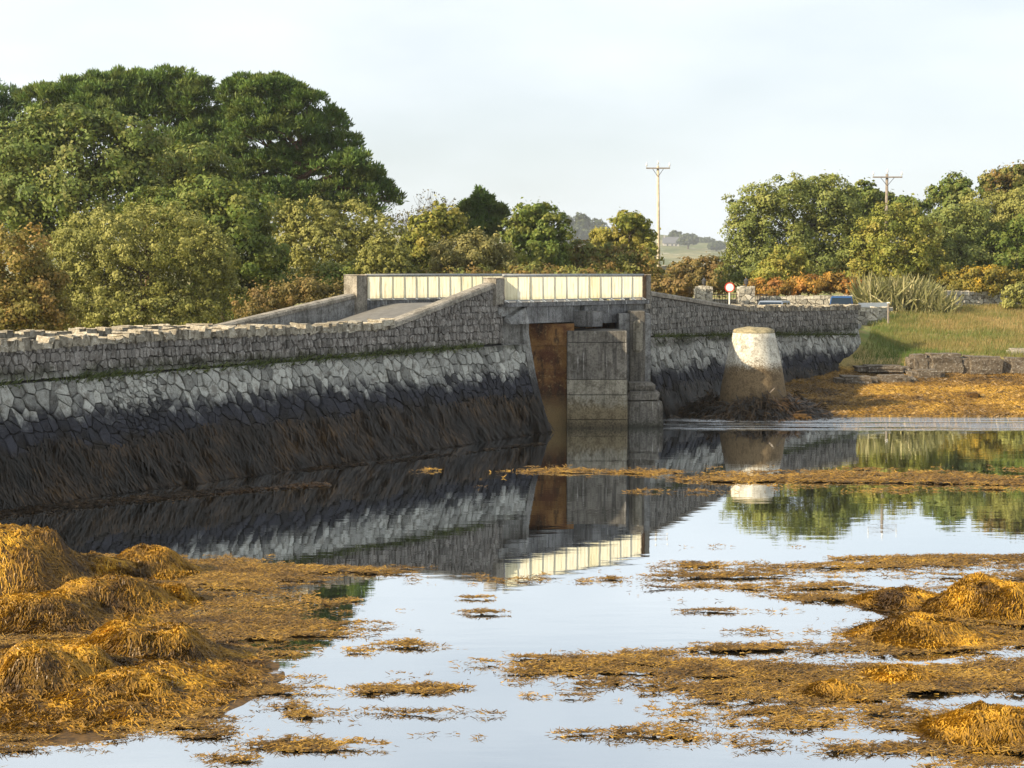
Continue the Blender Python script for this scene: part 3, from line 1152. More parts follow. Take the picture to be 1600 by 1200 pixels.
def far_coping(u):
    pt, d, n = line(u)
    q = pt - n * FAR
    z_ = far_top(u)
    return [P3(q + n * 0.06, z_ + 0.001), P3(q + n * 0.06, z_ + 0.12), P3(q - n * 0.03, z_ + 0.19), P3(q - n * 0.40, z_ + 0.19), P3(q - n * 0.48, z_ + 0.12), P3(q - n * 0.48, z_ + 0.001)]


vs, fs = closed_sweep([-9.0, -8, -6, -4, U_FP - 0.3], far_coping)
add('ramp_coping', mesh_py('ramp_coping', [v - o0 for v in vs], fs, 0.5, M['coping']), root, o0)
u = -30.0
while u < -9.1:
    w = rnd.uniform(0.16, 0.40)
    pt, d, n = line(u + w / 2)
    q = pt - n * (FAR + 0.2)
    hgt = rnd.uniform(0.12, 0.26)
    d3, n3 = Vector((d.x, d.y, 0)), Vector((n.x, n.y, 0))
    c = P3(q, far_top(u) + hgt / 2 - 0.02)
    b = MB().frame_box(c, d3 * w * 0.48, n3 * rnd.uniform(.2, .3) + d3 * rnd.uniform(-.05, .05), (Vector((0, 0, 1)) + d3 * rnd.uniform(-.1, .15)) * hgt / 2, 0.02, min(1, max(0, rnd.gauss(.55, .2))))
    b.v = [tuple(Vector(v) + Vector((rnd.uniform(-.02, .02), rnd.uniform(-.02, .02), rnd.uniform(-.025, .025)))) for v in b.v]
    b.build('coping_stone', M['coping_stone'], root, origin=c)
    u += w
pt, d, n = line(U_FP)
d3, n3 = Vector((d.x, d.y, 0)), Vector((n.x, n.y, 0))
q = pt - n * (FAR + 0.21)
MB().frame_box(P3(q, 5.05), d3 * 0.30, n3 * 0.31, (0, 0, 1.02), 0.035, 0.55).build('end_pillar', M['coping'], root, origin=P3(q, 4.0))

# ------------------------------------------------------------------ right causeway wall
rnd = random.Random(12)
root = empty('causeway_wall', P3(line(U_M)[0], 0), 'shaded stone causeway wall beyond the bridge, behind the white cone', 'wall')
o0 = WORLD[root]
U_R0, U_R1 = U_B + 0.05, U_E


def rtop(u): return zi(u, [U_B, U_B + 0.6, U_B + 12.2, U_E], [5.28, 5.22, 4.30, 4.13])


def right_core(u):
    lz = ledge(u)
    pts = []
    for z_ in (-0.6, 0.2, 0.9, 1.6, 2.2, lz - 0.001):
        P, d, n = face(u, z_, lz); pts.append(P - Vector((n.x, n.y, 0)) * 0.05)
    for z_ in (lz + 0.001, rtop(u) - 0.02):
        P, d, n = face(u, z_, lz); pts.append(P - Vector((n.x, n.y, 0)) * 0.05)
    P, d, n = face(u, rtop(u) - 0.02, lz)
    pts.append(P - Vector((n.x, n.y, 0)) * 0.5)
    pts.append(P3(Vector(P.xy) - n * 0.5, -0.6))
    return pts


vs, fs = closed_sweep(list(np.arange(U_R0, U_R1 - 0.5, 1.0)) + [U_R1], right_core)
add('wall_core', mesh_py('wall_core', [v - o0 for v in vs], fs, 0.5, M['wall_core']), root, o0)
c1 = cells(U_R0, U_R1, lambda u: 0.2 + 0.6 * smooth01(u, U_B + 3, U_E), lambda u: ledge(u) - 0.02, 0.34, 0.42, rnd, -0.05)
c2 = cells(U_R0, U_R1, lambda u: ledge(u) + 0.04, lambda u: rtop(u) - 0.03, 0.18, 0.28, rnd, 0.0, None, 0.12, 0.07)
n_sr = lay_stones(root, c1 + c2, lambda u, z_: face(u, z_), M['wall_stone_right'], rnd, 300, px_weight=pw)
# flank that closes the wall's far end
pe, de, ne = line(U_E)
d3, n3 = Vector((de.x, de.y, 0)), Vector((ne.x, ne.y, 0))


def flank_surf(u, z_):                    # u runs back across the end
    return P3(pe + ne * (wall_off(z_, ledge(U_E)) - u) + de * 0.0, z_), -ne, de


c3 = cells(0.0, 2.6, lambda u: 0.9, lambda u: 4.0, 0.34, 0.36, rnd)
lay_stones(root, c3, flank_surf, M['wall_stone_right'], rnd, 60, name='end_stone')
u = U_B + 11.5
while u < U_E:
    w = rnd.uniform(0.16, 0.34)
    pt, d, n = line(u + w / 2)
    hgt = rnd.uniform(0.16, 0.30)
    d3, n3 = Vector((d.x, d.y, 0)), Vector((n.x, n.y, 0))
    c = P3(pt - n * 0.24, rtop(u) + hgt / 2 - 0.03)
    b = MB().frame_box(c, d3 * w * 0.46, n3 * rnd.uniform(.22, .32) + d3 * rnd.uniform(-.05, .05), (Vector((0, 0, 1)) + d3 * rnd.uniform(-.25, .1)) * hgt / 2, 0.02, min(1, max(0, rnd.gauss(.5, .2))))
    b.v = [tuple(Vector(v) + Vector((rnd.uniform(-.025, .025), rnd.uniform(-.02, .02), rnd.uniform(-.03, .03)))) for v in b.v]
    b.build('coping_stone', M['coping_stone'], root, origin=c)
    u += w


def rcoping(u):
    pt, d, n = line(u); z_ = rtop(u)
    return [P3(pt + n * .06, z_ - .02), P3(pt + n * .06, z_ + .12), P3(pt, z_ + .18), P3(pt - n * .42, z_ + .18), P3(pt - n * .5, z_ + .12), P3(pt - n * .5, z_ - .02)]


vs, fs = closed_sweep(list(np.linspace(U_B + 0.5, U_B + 11.5, 9)), rcoping)
add('ramp_coping', mesh_py('ramp_coping', [v - o0 for v in vs], fs, 0.5, M['coping']), root, o0)
pt, d, n = line(U_B + 0.27)
d3, n3 = Vector((d.x, d.y, 0)), Vector((n.x, n.y, 0))
MB().frame_box(P3(pt - n * 0.2, 5.35), d3 * 0.27, n3 * 0.30, (0, 0, 0.72), 0.03, 0.5).build('end_pillar', M['coping'], root, origin=P3(pt, 4.6))
ledge_grass(root, U_B + 1, U_E - 0.5, 3200, 0.12, rng)
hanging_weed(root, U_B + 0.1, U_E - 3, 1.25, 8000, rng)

# far parapet right of the bridge
root = empty('far_parapet', P3(line(U_B + 6)[0] - line(U_B + 6)[2] * FAR, 3.5), 'far roadside parapet descending from the bridge towards the gate pillars', 'wall')
o0 = WORLD[root]


def far_r(u):
    pt, d, n = line(u); q = pt - n * FAR
    z_ = zi(u, [U_B - 0.5, U_B + 11, U_E - 6], [5.15, 4.05, 3.7])
    return [P3(q, 2.2), P3(q, z_), P3(q - n * .1, z_ + .1), P3(q - n * 0.42, z_ + .1), P3(q - n * 0.48, z_), P3(q - n * .48, 2.2)]


vs, fs = closed_sweep(list(np.linspace(U_B + 0.2, U_E - 6, 12)), far_r)
add('wall_body', mesh_py('wall_body', [v - o0 for v in vs], fs, 0.5, M['concrete']), root, o0)

# ------------------------------------------------------------------ the bridge
root = empty('road_bridge', P3(A, 0), 'grey concrete bridge deck on a stained abutment between the stone walls', 'bridge')
o0 = WORLD[root]
dB, nB = D_B, Vector((D_B.y, -D_B.x))
d3, n3 = Vector((dB.x, dB.y, 0)), Vector((nB.x, nB.y, 0))


def bp(u, off, z_): return P3(A + dB * u + nB * off, z_)


def beam(u0, u1, o_in, o_out, z0, z1, bev=0.02, tone=0.5, name=None, mat=None, parent=None):
    b = MB().frame_box(bp((u0 + u1) / 2, (o_in + o_out) / 2, (z0 + z1) / 2), d3 * (u1 - u0) / 2, n3 * (o_out - o_in) / 2, (0, 0, (z1 - z0) / 2), bev, tone)
    return b.build(name, mat, parent, origin=bp((u0 + u1) / 2, (o_in + o_out) / 2, z0))


beam(-0.3, U_B + 0.3, -FAR + 0.16, 0.04, 4.50, 4.86, 0.02, 0.5, 'deck_slab', M['concrete'], root)
beam(-0.02, U_B + 0.04, -0.40, 0.30, 4.863, 5.02, 0.02, 0.5, 'edge_kerb', M['fascia'], root)
beam(U_FP - 0.1, U_B + 0.3, -FAR - 0.62, -FAR + 0.15, 4.2, 5.06, 0.02, 0.5, 'far_kerb', M['fascia'], root)
beam(1.20, 4.25, -0.30, 0.24, 4.20, 4.860, 0.015, 0.5, 'fascia_beam', M['fascia'], root)
beam(4.95, 7.95, -0.30, 0.24, 4.10, 4.860, 0.015, 0.4, 'fascia_beam', M['fascia'], root)
beam(4.27, 4.93, -0.6, 1.15, 4.02, 4.62, 0.02, 0.5, 'corbel_block', M['fascia'], root)
for o_ in (-2.0, -3.6, -5.2):
    beam(1.2, 8.0, o_ - 0.2, o_ + 0.2, 4.15, 4.498, 0.02, 0.4, 'deck_beam', M['concrete'], root)
# haunch on the near wall
b = MB()
hp = [bp(0.05, 0.05, 4.25), bp(1.15, 0.05, 4.25), bp(1.15, 0.05, 4.85), bp(0.05, 0.05, 4.45), bp(0.05, 0.42, 4.20), bp(1.15, 0.42, 4.20), bp(1.15, 0.24, 4.84), bp(0.05, 0.24, 4.40)]
b.poly(hp, [(0, 3, 2, 1), (4, 5, 6, 7), (0, 1, 5, 4), (3, 7, 6, 2), (1, 2, 6, 5), (0, 4, 7, 3)])
b.build('haunch', M['concrete'], root)

# abutment seen through the opening: grey block in front of a rust stained wall, stepped lifts with joints
YG = 66.0
xl, xr = at(886, 600, YG).x, at(981, 600, YG).x


def zy(py, Y): return at(800, py, Y).z


lifts = [(-0.8, zy(656, YG)), (zy(656, YG), zy(617, YG)), (zy(617, YG), zy(593, YG)), (zy(593, YG), zy(535, YG)), (zy(535, YG), zy(517, YG))]
for i, (z0, z1) in enumerate(lifts):
    ins = 0.012 * (i % 2) + 0.008 * i
    b = MB().box((xl + 0.002 * i, YG + ins, z0 + 0.012), (xr - 0.01 * i, YG + 3.2, z1 - 0.012), 0.012, 0.5)
    b.build('abutment_lift', M['pier_band'] if i <= 2 else M['pier'], root, origin=((xl + xr) / 2, YG, z0))
MB().box((xl + 0.04, YG + 0.06, -0.8), (xr - 0.06, YG + 3.1, lifts[-1][1] - 0.05)).build('abutment_core', M['wall_core'], root)
YB = 66.6
xb = at(790, 600, YB).x
rl = [(-0.8, zy(617, YB)), (zy(617, YB), zy(577, YB)), (zy(577, YB), zy(540, YB)), (zy(540, YB), 4.14)]
for i, (z0, z1) in enumerate(rl):
    ins = (0, 0.03, 0.05, -0.10)[i]
    MB().box((xb, YB + ins * .5, z0 + 0.003), (xl + 0.3, YB + 2.6, z1 - 0.003), 0.006).build('rust_stained_lift', M['rust'], root, origin=(xb, YB, z0))
beam(4.2, 8.6, -1.6, -0.75, 3.3, 4.49, 0.01, 0.5, 'bearing_wall', M['rust'], root)
# pilaster and broken stepped footing on the right
YP = 68.2
x0, x1 = at(984, 600, YP).x, at(1008, 600, YP).x
MB().box((x0, YP, 0.2), (x1, YP + 2.4, 4.6), 0.03).build('pilaster', M['pier'], root)
MB().box((x0 + 0.12, YP - 0.25, 2.9), (x1 - 0.12, YP + 0.3, 4.25), 0.12).build('drain_pipe_casing', M['pier_band'], root)
foot = [(980, 1036, 655, 628, 66.4), (980, 1032, 629, 612, 66.6), (980, 1022, 613, 599, 66.9)]
for i, (pa, pb, ya, yb, Y) in enumerate(foot):
    a_, b_ = at(pa, ya, Y), at(pb, yb, Y)
    mb = MB().box((a_.x, Y, max(-0.6, a_.z - (0.6 if i == 0 else 0.0))), (b_.x, Y + 3.4, b_.z), 0.10)
    r2 = random.Random(i)
    mb.v = [tuple(Vector(v) + Vector((r2.uniform(-.08, .08), r2.uniform(-.08, .08), r2.uniform(-.04, .04)))) for v in mb.v]
    mb.build('footing_step', M['pier'], root, origin=(a_.x, Y, a_.z))
far_ab = MB().box((xr - 0.2, YB + 1.8, -0.6), (xr + 1.1, YB + 5.5, 4.48)); far_ab.build('back_fill', M['concrete'], root)


# ------------------------------------------------------------------ railings
def railing(label, off, u0, u1, n_pan, stay_side):
    root = empty('bridge_railing', bp((u0 + u1) / 2, off, 5.0), label, 'railing', 'cream panelled railings on the bridge')
    zb, zt = 5.12, 6.02
    w = (u1 - u0) / n_pan
    r2 = random.Random(int(off * 100))
    for i in range(n_pan):
        ua, ub = u0 + i * w + 0.004, u0 + (i + 1) * w - 0.004
        tilt = r2.uniform(-.012, .012)
        # shallow crimped sheet
        vs = []
        K = 6
        for k in range(K + 1):
            uu = ua + (ub - ua) * k / K
            dd = 0.008 * (k % 2) + tilt
            vs += [bp(uu, off + dd, zb), bp(uu, off + dd * 0.4, zt)]
        fs = [(2 * k, 2 * k + 2, 2 * k + 3, 2 * k + 1) for k in range(K)]
        nb = len(vs)
        vs += [v - n3 * 0.006 for v in vs]
        fs += [(nb + 2 * k + 1, nb + 2 * k + 3, nb + 2 * k + 2, nb + 2 * k) for k in range(K)]
        c = bp((ua + ub) / 2, off, zb)
        add('panel', mesh_py('panel', [v - c for v in vs], fs, r2.random() ** 2, M['panel']), root, c)
    for i in range(n_pan + 1):
        uu = u0 + i * w
        wide = 0.028 if i % 4 else 0.045
        c = bp(uu, off - 0.03 * stay_side, 5.02)
        b = MB().frame_box(bp(uu, off - 0.035, (5.02 + zt) / 2), d3 * wide * 0.26, n3 * 0.022, (0, 0, (zt - 5.02) / 2))
        b.build('post', M['rust_post'] if i % 4 == 0 else M['grey_rail'], root, origin=c)
        b = MB().poly([bp(uu - .03, off + 0.01, 5.022), bp(uu + .03, off + 0.01, 5.022), bp(uu + .03, off + .20, 5.022), bp(uu - .03, off + .20, 5.022),
                       bp(uu - .03, off + 0.01, 5.13), bp(uu + .03, off + 0.01, 5.13), bp(uu + .03, off + .18, 5.045), bp(uu - .03, off + .18, 5.045)],
                      [(3, 2, 1, 0), (4, 5, 6, 7), (0, 1, 5, 4), (1, 2, 6, 5), (2, 3, 7, 6), (3, 0, 4, 7)])
        b.build('foot_bracket', M['white_paint'], root, origin=c)
    MB().tube([bp(u0 - 0.1, off, zt + 0.05), bp((u0 + u1) / 2, off, zt + 0.055), bp(u1 + 0.1, off, zt + 0.05)], 0.055, 10).build('top_rail', M['grey_rail'], root, smooth=True)
    MB().frame_box(bp((u0 + u1) / 2, off + 0.008, zb - 0.02), d3 * (u1 - u0) / 2, n3 * 0.03, (0, 0, 0.022)).build('bottom_rail', M['grey_rail'], root)
    return root


railing('nearer cream panelled railing along the seaward edge of the bridge', 0.02, 0.12, U_B - 0.1, 12, 1)
railing('farther cream panelled railing, seen across the road left of the end pillar', -FAR - 0.2, U_FP + 0.4, U_B - 0.2, 14, 1)
# slim rusted upright on the end of the near railing
MB().frame_box(bp(U_B - 0.02, 0.10, 5.5), d3 * 0.05, n3 * 0.05, (0, 0, 0.56), 0.01).build('end_post', M['rust_post'], bpy.data.objects['bridge_railing'])

# ------------------------------------------------------------------ white cone
cb = at(1177, 600, 72.2)
root = empty('concrete_cone', (cb.x, 72.2, 0), 'whitewashed truncated concrete cone standing on weed in front of the far wall', 'pillar')
zt = zy(520, 72.2)
prof = []
for i in range(15):
    f_ = i / 14
    prof.append((1.62 - 0.72 * f_ + 0.06 * math.sin(f_ * 3.1), -0.4 + (zt + 0.4) * f_))
b = MB().lathe((cb.x, 72.2, 0), prof, 40)
b.v = [tuple(Vector(v) + Vector((0.03, 0.03, 0)) * float(vnoise(v[0] * 3 + v[2] * 2, v[1] * 3 + v[2]) - .5)) for v in b.v]
b.build('cone_body', M['cone'], root, smooth=True)
b = MB().lathe((cb.x, 72.2, zt), [(0.895, 0.003), (0.90, 0.05), (0.84, 0.12), (0.62, 0.20), (0.3, 0.24)], 32)
b.v = [tuple(Vector(v) + Vector((0, 0, 0.10)) * float(vnoise(v[0] * 3, v[1] * 3) - .5)) for v in b.v]
b.build('cone_cap', M['cone_top'], root, smooth=True)


# ------------------------------------------------------------------ seaweed mounds, mats
def mound(px, base_y, rpx, hpx, label, group, seed, strands=1100, top=None, squash=0.9):
    c = onz(px, base_y, 0.0)
    rg = np.random.default_rng(seed)
    s = FPX / c.y
    r, hgt = rpx / s * 1.08, hpx / s * (0.70 if px < 800 else 0.58)
    cy = c.y + r * squash * 0.75
    ctr = np.array([c.x, cy])
    sx, sy = rg.uniform(-.15, .15, 2)

    def H(X, Y):
        dx, dy = (X - ctr[0]) / r, (Y - ctr[1]) / (r * squash)
        q = dx * dx + dy * dy + 0.25 * fbm(X * 1.4 / max(r, .5), Y * 1.4 / max(r, .5), seed % 13)
        q = np.clip(q, 0, 3)
        return hgt * (1.10 / (1 + (1.28 * q) ** 2.6) - 0.10) + (0.24 * hgt * fbm(X * 1.9, Y * 1.9, seed % 7, 3) + 0.05 * fbm(X * 6, Y * 6, seed % 5, 2)) / (1 + q * q)

    n_ = 34
    th = np.linspace(0, 2 * np.pi, 49)[:-1]
    rr = np.linspace(0, 1.45, n_)
    RR, TH = np.meshgrid(rr, th, indexing='ij')
    X = ctr[0] + RR * r * np.cos(TH); Y = ctr[1] + RR * r * squash * np.sin(TH)
    Z = np.maximum(H(X, Y), -0.12)
    V = np.stack([X, Y, Z], -1).reshape(-1, 3)
    idx = np.arange(n_ * 48).reshape(n_, 48)
    F = np.stack([idx[:-1], np.roll(idx, -1, 1)[:-1], np.roll(idx, -1, 1)[1:], idx[1:]], -1)[:, :, [0, 3, 2, 1]].reshape(-1, 4)
    o = Vector((ctr[0], ctr[1], 0))
    root = empty('seaweed_mound', o, label, 'seaweed', group)
    add('weed_bed', mesh_np('weed_bed', V - np.array(o), F, mat=M['mound_core'], smooth=True), root, o)
    # fronds: many short loose ones, fewer long ones draped downhill
    VV, FF, TT_, base_i = [], [], [], 0
    for k, seg, loose in ((int(strands * 3.3), 1, True), (int(strands * 0.85), 4, False)):
        a = rg.random(k) * 2 * np.pi; q = 1.25 * np.sqrt(rg.random(k))
        px_, py_ = ctr[0] + q * r * np.cos(a), ctr[1] + q * r * squash * np.sin(a)
        e = 0.05
        V = np.zeros((k, seg + 1, 2, 3))
        swirl = 1.6 * fbm(px_ * 1.3, py_ * 1.3, 30 + seed % 9) + 2.2 * fbm(px_ * 3.5, py_ * 3.5, 33 + seed % 9, 2)
        lift = rg.uniform(0.005, 0.05, k)
        if loose:
            L = rg.uniform(.04, .12, k); W = rg.uniform(.011, .024, k); swirl = swirl + rg.normal(0, 1.1, k)
        else:
            L = np.where(rg.random(k) < .35, rg.uniform(0.2, 0.5, k), rg.uniform(0.08, 0.24, k)); W = rg.uniform(0.010, 0.022, k)
        for i in range(seg + 1):
            gx = (H(px_ + e, py_) - H(px_ - e, py_)) / (2 * e); gy = (H(px_, py_ + e) - H(px_, py_ - e)) / (2 * e)
            gl_ = np.hypot(gx, gy) + 0.05
            dx, dy = -gx / gl_, -gy / gl_
            cs, sn = np.cos(swirl), np.sin(swirl)
            dx, dy = dx * cs - dy * sn + rg.normal(0, .30, k), dx * sn + dy * cs + rg.normal(0, .30, k)
            z_ = np.maximum(H(px_, py_), 0.01) + lift * (1 - 0.5 * i / seg) + rg.normal(0, .006, k)
            w = W * (1 if i < seg else .4) * 0.5
            nl_ = np.hypot(dx, dy) + 1e-6
            V[:, i, 0] = np.stack([px_ - dy / nl_ * w, py_ + dx / nl_ * w, z_ + 0.006], -1)
            V[:, i, 1] = np.stack([px_ + dy / nl_ * w, py_ - dx / nl_ * w, z_ - 0.004], -1)
            st_ = L / seg / np.sqrt(1 + np.minimum(gl_, 2) ** 2)
            px_ = px_ + dx / nl_ * st_; py_ = py_ + dy / nl_ * st_
        idx = np.arange(k * (seg + 1) * 2).reshape(k, seg + 1, 2) + base_i
        FF.append(np.stack([idx[:, :-1, 0], idx[:, :-1, 1], idx[:, 1:, 1], idx[:, 1:, 0]], -1).reshape(-1, 4))
        tt_ = rg.normal(.42, .15, k) + 0.95 * fbm(V[:, 0, 0, 0] * 1.8, V[:, 0, 0, 1] * 1.8, 37, 4) - 0.16 * np.clip(q, 0, 1.3) ** 2
        TT_.append(np.repeat(np.clip(tt_, 0, 1), (seg + 1) * 2)); VV.append(V.reshape(-1, 3)); base_i += k * (seg + 1) * 2
    add('fronds', mesh_np('fronds', np.concatenate(VV) - np.array(o), np.concatenate(FF), np.concatenate(TT_), M['mound_weed']), root, o, kind='stuff')


GL, GR = 'seaweed mounds on the left foreshore', 'seaweed mounds on the right foreshore'
mound(-20, 935, 128, 140, 'tall brown seaweed-covered rock cut by the left edge of the photo', GL, 101, 2600)
mound(135, 915, 75, 46, 'low dark-topped seaweed mound right of the tall rock at the left edge', GL, 102, 1700)
mound(222, 905, 62, 52, 'pointed golden seaweed mound farthest right in the left-hand back row', GL, 103, 1600)
mound(155, 962, 92, 66, 'smooth domed golden seaweed mound in the middle of the left heap', GL, 104, 2600)
mound(252, 948, 46, 34, 'small sloping seaweed hump beside the smooth dome on the left', GL, 105, 1100)
mound(40, 985, 95, 60, 'broad seaweed mound at the left edge below the tall rock', GL, 106, 2400)
mound(205, 1055, 108, 86, 'large golden seaweed mound casting a shadow right, in the front of the left heap', GL, 107, 3200)
mound(55, 1098, 110, 90, 'big orange-brown seaweed mound nearest the left edge in front', GL, 108, 3000)
mound(185, 1105, 82, 52, 'front seaweed mound at the right foot of the left heap', GL, 109, 2200)
mound(90, 1112, 215, 46, 'broad low seaweed bank under the left-hand mounds', GL, 120, 5200, squash=1.2)
mound(1572, 968, 88, 78, 'tallest golden seaweed mound at the right edge, in the back row', GR, 110, 2600)
mound(1425, 950, 62, 28, 'low golden seaweed hump left of the tallest right-hand mound', GR, 111, 1300)
mound(1455, 1008, 82, 48, 'isolated rounded seaweed mound in the middle of the right-hand weed', GR, 112, 2300)
mound(1572, 1162, 84, 62, 'seaweed mound in the bottom right corner of the photo', GR, 113, 2600)
mound(1415, 1068, 52, 22, 'slight seaweed hump in front of the isolated rounded mound', GR, 114, 1000)
mound(1312, 1090, 42, 16, 'faint brown seaweed hump farthest left on the right-hand weed', GR, 115, 800)

LX = ([860, 878, 886, 900, 915, 930, 950, 975, 1000, 1025, 1045, 1065, 1085, 1110, 1130, 1150, 1162, 1175, 1190, 1210], [150, 330, 600, 560, 470, 440, 500, 530, 540, 500, 440, 400, 400, 410, 390, 330, 190, 90, 30, -60])
RX = ([862, 875, 885, 895, 912, 925, 945, 960, 975, 990, 1005, 1015, 1030, 1050, 1065, 1080, 1100, 1120, 1140, 1155, 1170, 1185, 1200, 1220], [1600, 1250, 1200, 1010, 980, 1120, 1180, 1250, 1330, 1250, 1180, 1010, 860, 700, 880, 960, 970, 960, 960, 1020, 1180, 1300, 1430, 1500])
PATCH = [(690, 1116, 70, 10), (640, 1078, 70, 8), (760, 960, 45, 3), (610, 1008, 60, 5), (560, 1020, 30, 3), (480, 1122, 50, 12), (500, 1168, 100, 7), (365, 1188, 45, 4), (860, 736, 55, 4), (665, 735, 26, 3),
         (1060, 880, 45, 2.5), (1100, 940, 60, 4), (840, 1045, 110, 7), (900, 1090, 60, 5), (1010, 742, 60, 5), (960, 905, 40, 3), (740, 935, 20, 2), (460, 1105, 40, 6), (560, 1130, 25, 3), (1180, 1168, 90, 7), (1120, 1040, 60, 6)]


def mat_field(X, Y):
    px, py = to_px(X, Y, np.zeros_like(X))
    dl = (np.interp(py, *LX) - px) / 110 * np.where(py < 868, 0, 1) - np.where(py < 868, 5, 0)
    dr = (px - np.interp(py, *RX)) / 210 - np.where(py < 868, 5, 0)
    dm = np.minimum(1.1 - np.abs(py - 749 + 3 * np.sin(px / 90.0)) / 9.5, (px - 1110 - 60 * np.sin(py / 4.0)) / 120)
    f = np.clip(np.maximum(np.maximum(np.minimum(dl, .9), np.minimum(dr, .48)), dm), -1.6, 0.9)
    for (cx, cy, rx, ry) in PATCH:
        f = np.maximum(f, 1.15 - 1.1 * np.sqrt(((px - cx) / rx) ** 2 + ((py - cy) / ry) ** 2))
    n_ = fbm(X * 0.42, Y * 1.7, 40, 5) * 1.7 + fbm(X * 2.2, Y * 6.5, 44, 3) * 1.1 + fbm(X * 9, Y * 18, 47, 2) * 0.45
    return f + n_ * 1.25 - 0.12


def mat_height(X, Y):
    return 0.012 + 0.055 * np.clip(fbm(X * 1.4, Y * 1.4, 50, 4) + 0.25, 0, 1) + 0.02 * np.clip(fbm(X * 7, Y * 7, 51, 2), 0, 1)


def weed_mat(name, label, x0, x1, y0, y1, cell, dens, blade, seed, sel=None):
    rg = np.random.default_rng(seed)
    gx = np.arange(x0, x1, cell); gy = np.arange(y0, y1, cell)
    X, Y = np.meshgrid(gx, gy, indexing='ij')
    f = mat_field(X, Y)
    Z = mat_height(X, Y) * np.clip(f * 2.5, 0.15, 1)
    on = (f[:-1, :-1] > 0.45) & (f[1:, 1:] > 0.45) & (f[1:, :-1] > 0.45)
    idx = np.arange(X.size).reshape(X.shape)
    F = np.stack([idx[:-1, :-1], idx[1:, :-1], idx[1:, 1:], idx[:-1, 1:]], -1)[on]
    used = np.unique(F); remap = np.zeros(X.size, int); remap[used] = np.arange(len(used))
    V = np.stack([X, Y, Z], -1).reshape(-1, 3)[used]
    o = Vector(((x0 + x1) / 2, (y0 + y1) / 2, 0))
    root = empty(name, o, label, 'seaweed')
    root['kind'] = 'stuff'
    add('weed_layer', mesh_np('weed_layer', V - np.array(o), remap[F], mat=M['mat_core']), root, o, kind='stuff')
    k = int((x1 - x0) * (y1 - y0) * dens)
    X = rg.uniform(x0, x1, k); Y = rg.uniform(y0, y1, k)
    px, _ = to_px(X, Y, np.zeros(k))
    f = mat_field(X, Y)
    m = (f > 0.75 * rg.random(k) ** 1.3 - 0.02) & (px > -60) & (px < 1660)
    X, Y, f = X[m], Y[m], f[m]; k = len(X)
    Z = mat_height(X, Y) * np.clip(f * 2.5, 0.15, 1) + rg.uniform(0, 0.02, k)
    a = rg.normal(0, 0.9, k) + np.where(rg.random(k) < .5, 0, np.pi)
    d = np.stack([np.cos(a), np.sin(a), rg.uniform(-.1, .45, k)], -1)
    d /= np.linalg.norm(d, axis=1, keepdims=True)
    st = np.stack([X, Y, Z], -1)
    nr = np.stack([rg.normal(0, .5, k), rg.normal(0, .5, k) - .4, np.ones(k)], -1)
    V, F, T = ribbons(st, d, rg.uniform(.5, 1.5, k) * blade, rg.uniform(.6, 1.4, k) * blade * 0.22, nr, 1, np.array([0, 0, -0.45]), .25, rg)
    T = np.repeat(np.clip(rg.normal(.48, .25, k), 0, 1), 4)
    V[:, 2] = np.maximum(V[:, 2], 0.004)
    add('fronds', mesh_np('fronds', V - np.array(o), F, T, M['mat_weed']), root, o, kind='stuff')


weed_mat('seaweed_mat', 'wide golden-brown mat of floating seaweed around the left mounds', -11.5, -0.2, 20.0, 37.5, 0.065, 1750, 0.073, 201)
weed_mat('seaweed_mat', 'broad brown mat of floating seaweed in streaks on the right foreground', -0.2, 12.0, 20.0, 37.5, 0.065, 1700, 0.073, 202)
weed_mat('seaweed_mat', 'thin floating seaweed strip across the channel below the white cone', -4.0, 17.5, 46.5, 53.0, 0.12, 500, 0.13, 203)


# silt and weed fringe at the foot of the left wall
def fringe(name, label, pts, wid, count, seed):
    rg = np.random.default_rng(seed)
    W = [onz(*p) for p in pts]
    L = np.array([[w.x, w.y] for w in W])
    tt = rg.uniform(0, len(L) - 1.001, count)
    i = tt.astype(int); f = (tt - i)[:, None]
    P = L[i] * (1 - f) + L[i + 1] * f
    off = rg.normal(0, 1, count) * np.interp(tt, np.linspace(0, len(L) - 1, len(wid)), wid)
    dd = L[i + 1] - L[i]; dd = dd / np.linalg.norm(dd, axis=1, keepdims=True)
    P = P + np.stack([dd[:, 1], -dd[:, 0]], -1) * off[:, None]
    keep = fbm(P[:, 0] * 0.9, P[:, 1] * 0.9, 61) > -0.25
    P = P[keep]; k = len(P)
    a = rg.random(k) * 6.28
    d = np.stack([np.cos(a), np.sin(a), rg.uniform(0, .25, k)], -1)
    nr = np.stack([rg.normal(0, .3, k), rg.normal(0, .3, k), np.ones(k)], -1)
    V, F, T = ribbons(np.column_stack([P, rg.uniform(.006, .03, k)]), d, rg.uniform(.06, .2, k), rg.uniform(.02, .045, k), nr, 2, np.array([0, 0, -.2]), .2, rg)
    V[:, 2] = np.maximum(V[:, 2], 0.004)
    o = Vector((W[0].x, W[0].y, 0))
    add(name, mesh_np(name, V - np.array(o), F, T, M['hang_weed']), None, o, label, 'seaweed', kind='stuff')


fringe('weed_fringe', 'narrow dull weed fringe lying along the foot of the left causeway wall', [(-40, 808), (120, 790), (300, 772), (420, 762), (510, 757)], [.35, .3, .25, .15], 9000, 301)
fringe('weed_fringe', 'thin broken line of weed at the wall foot towards the bridge', [(470, 735), (600, 722), (720, 708), (850, 693)], [.2, .12, .1], 2600, 302)


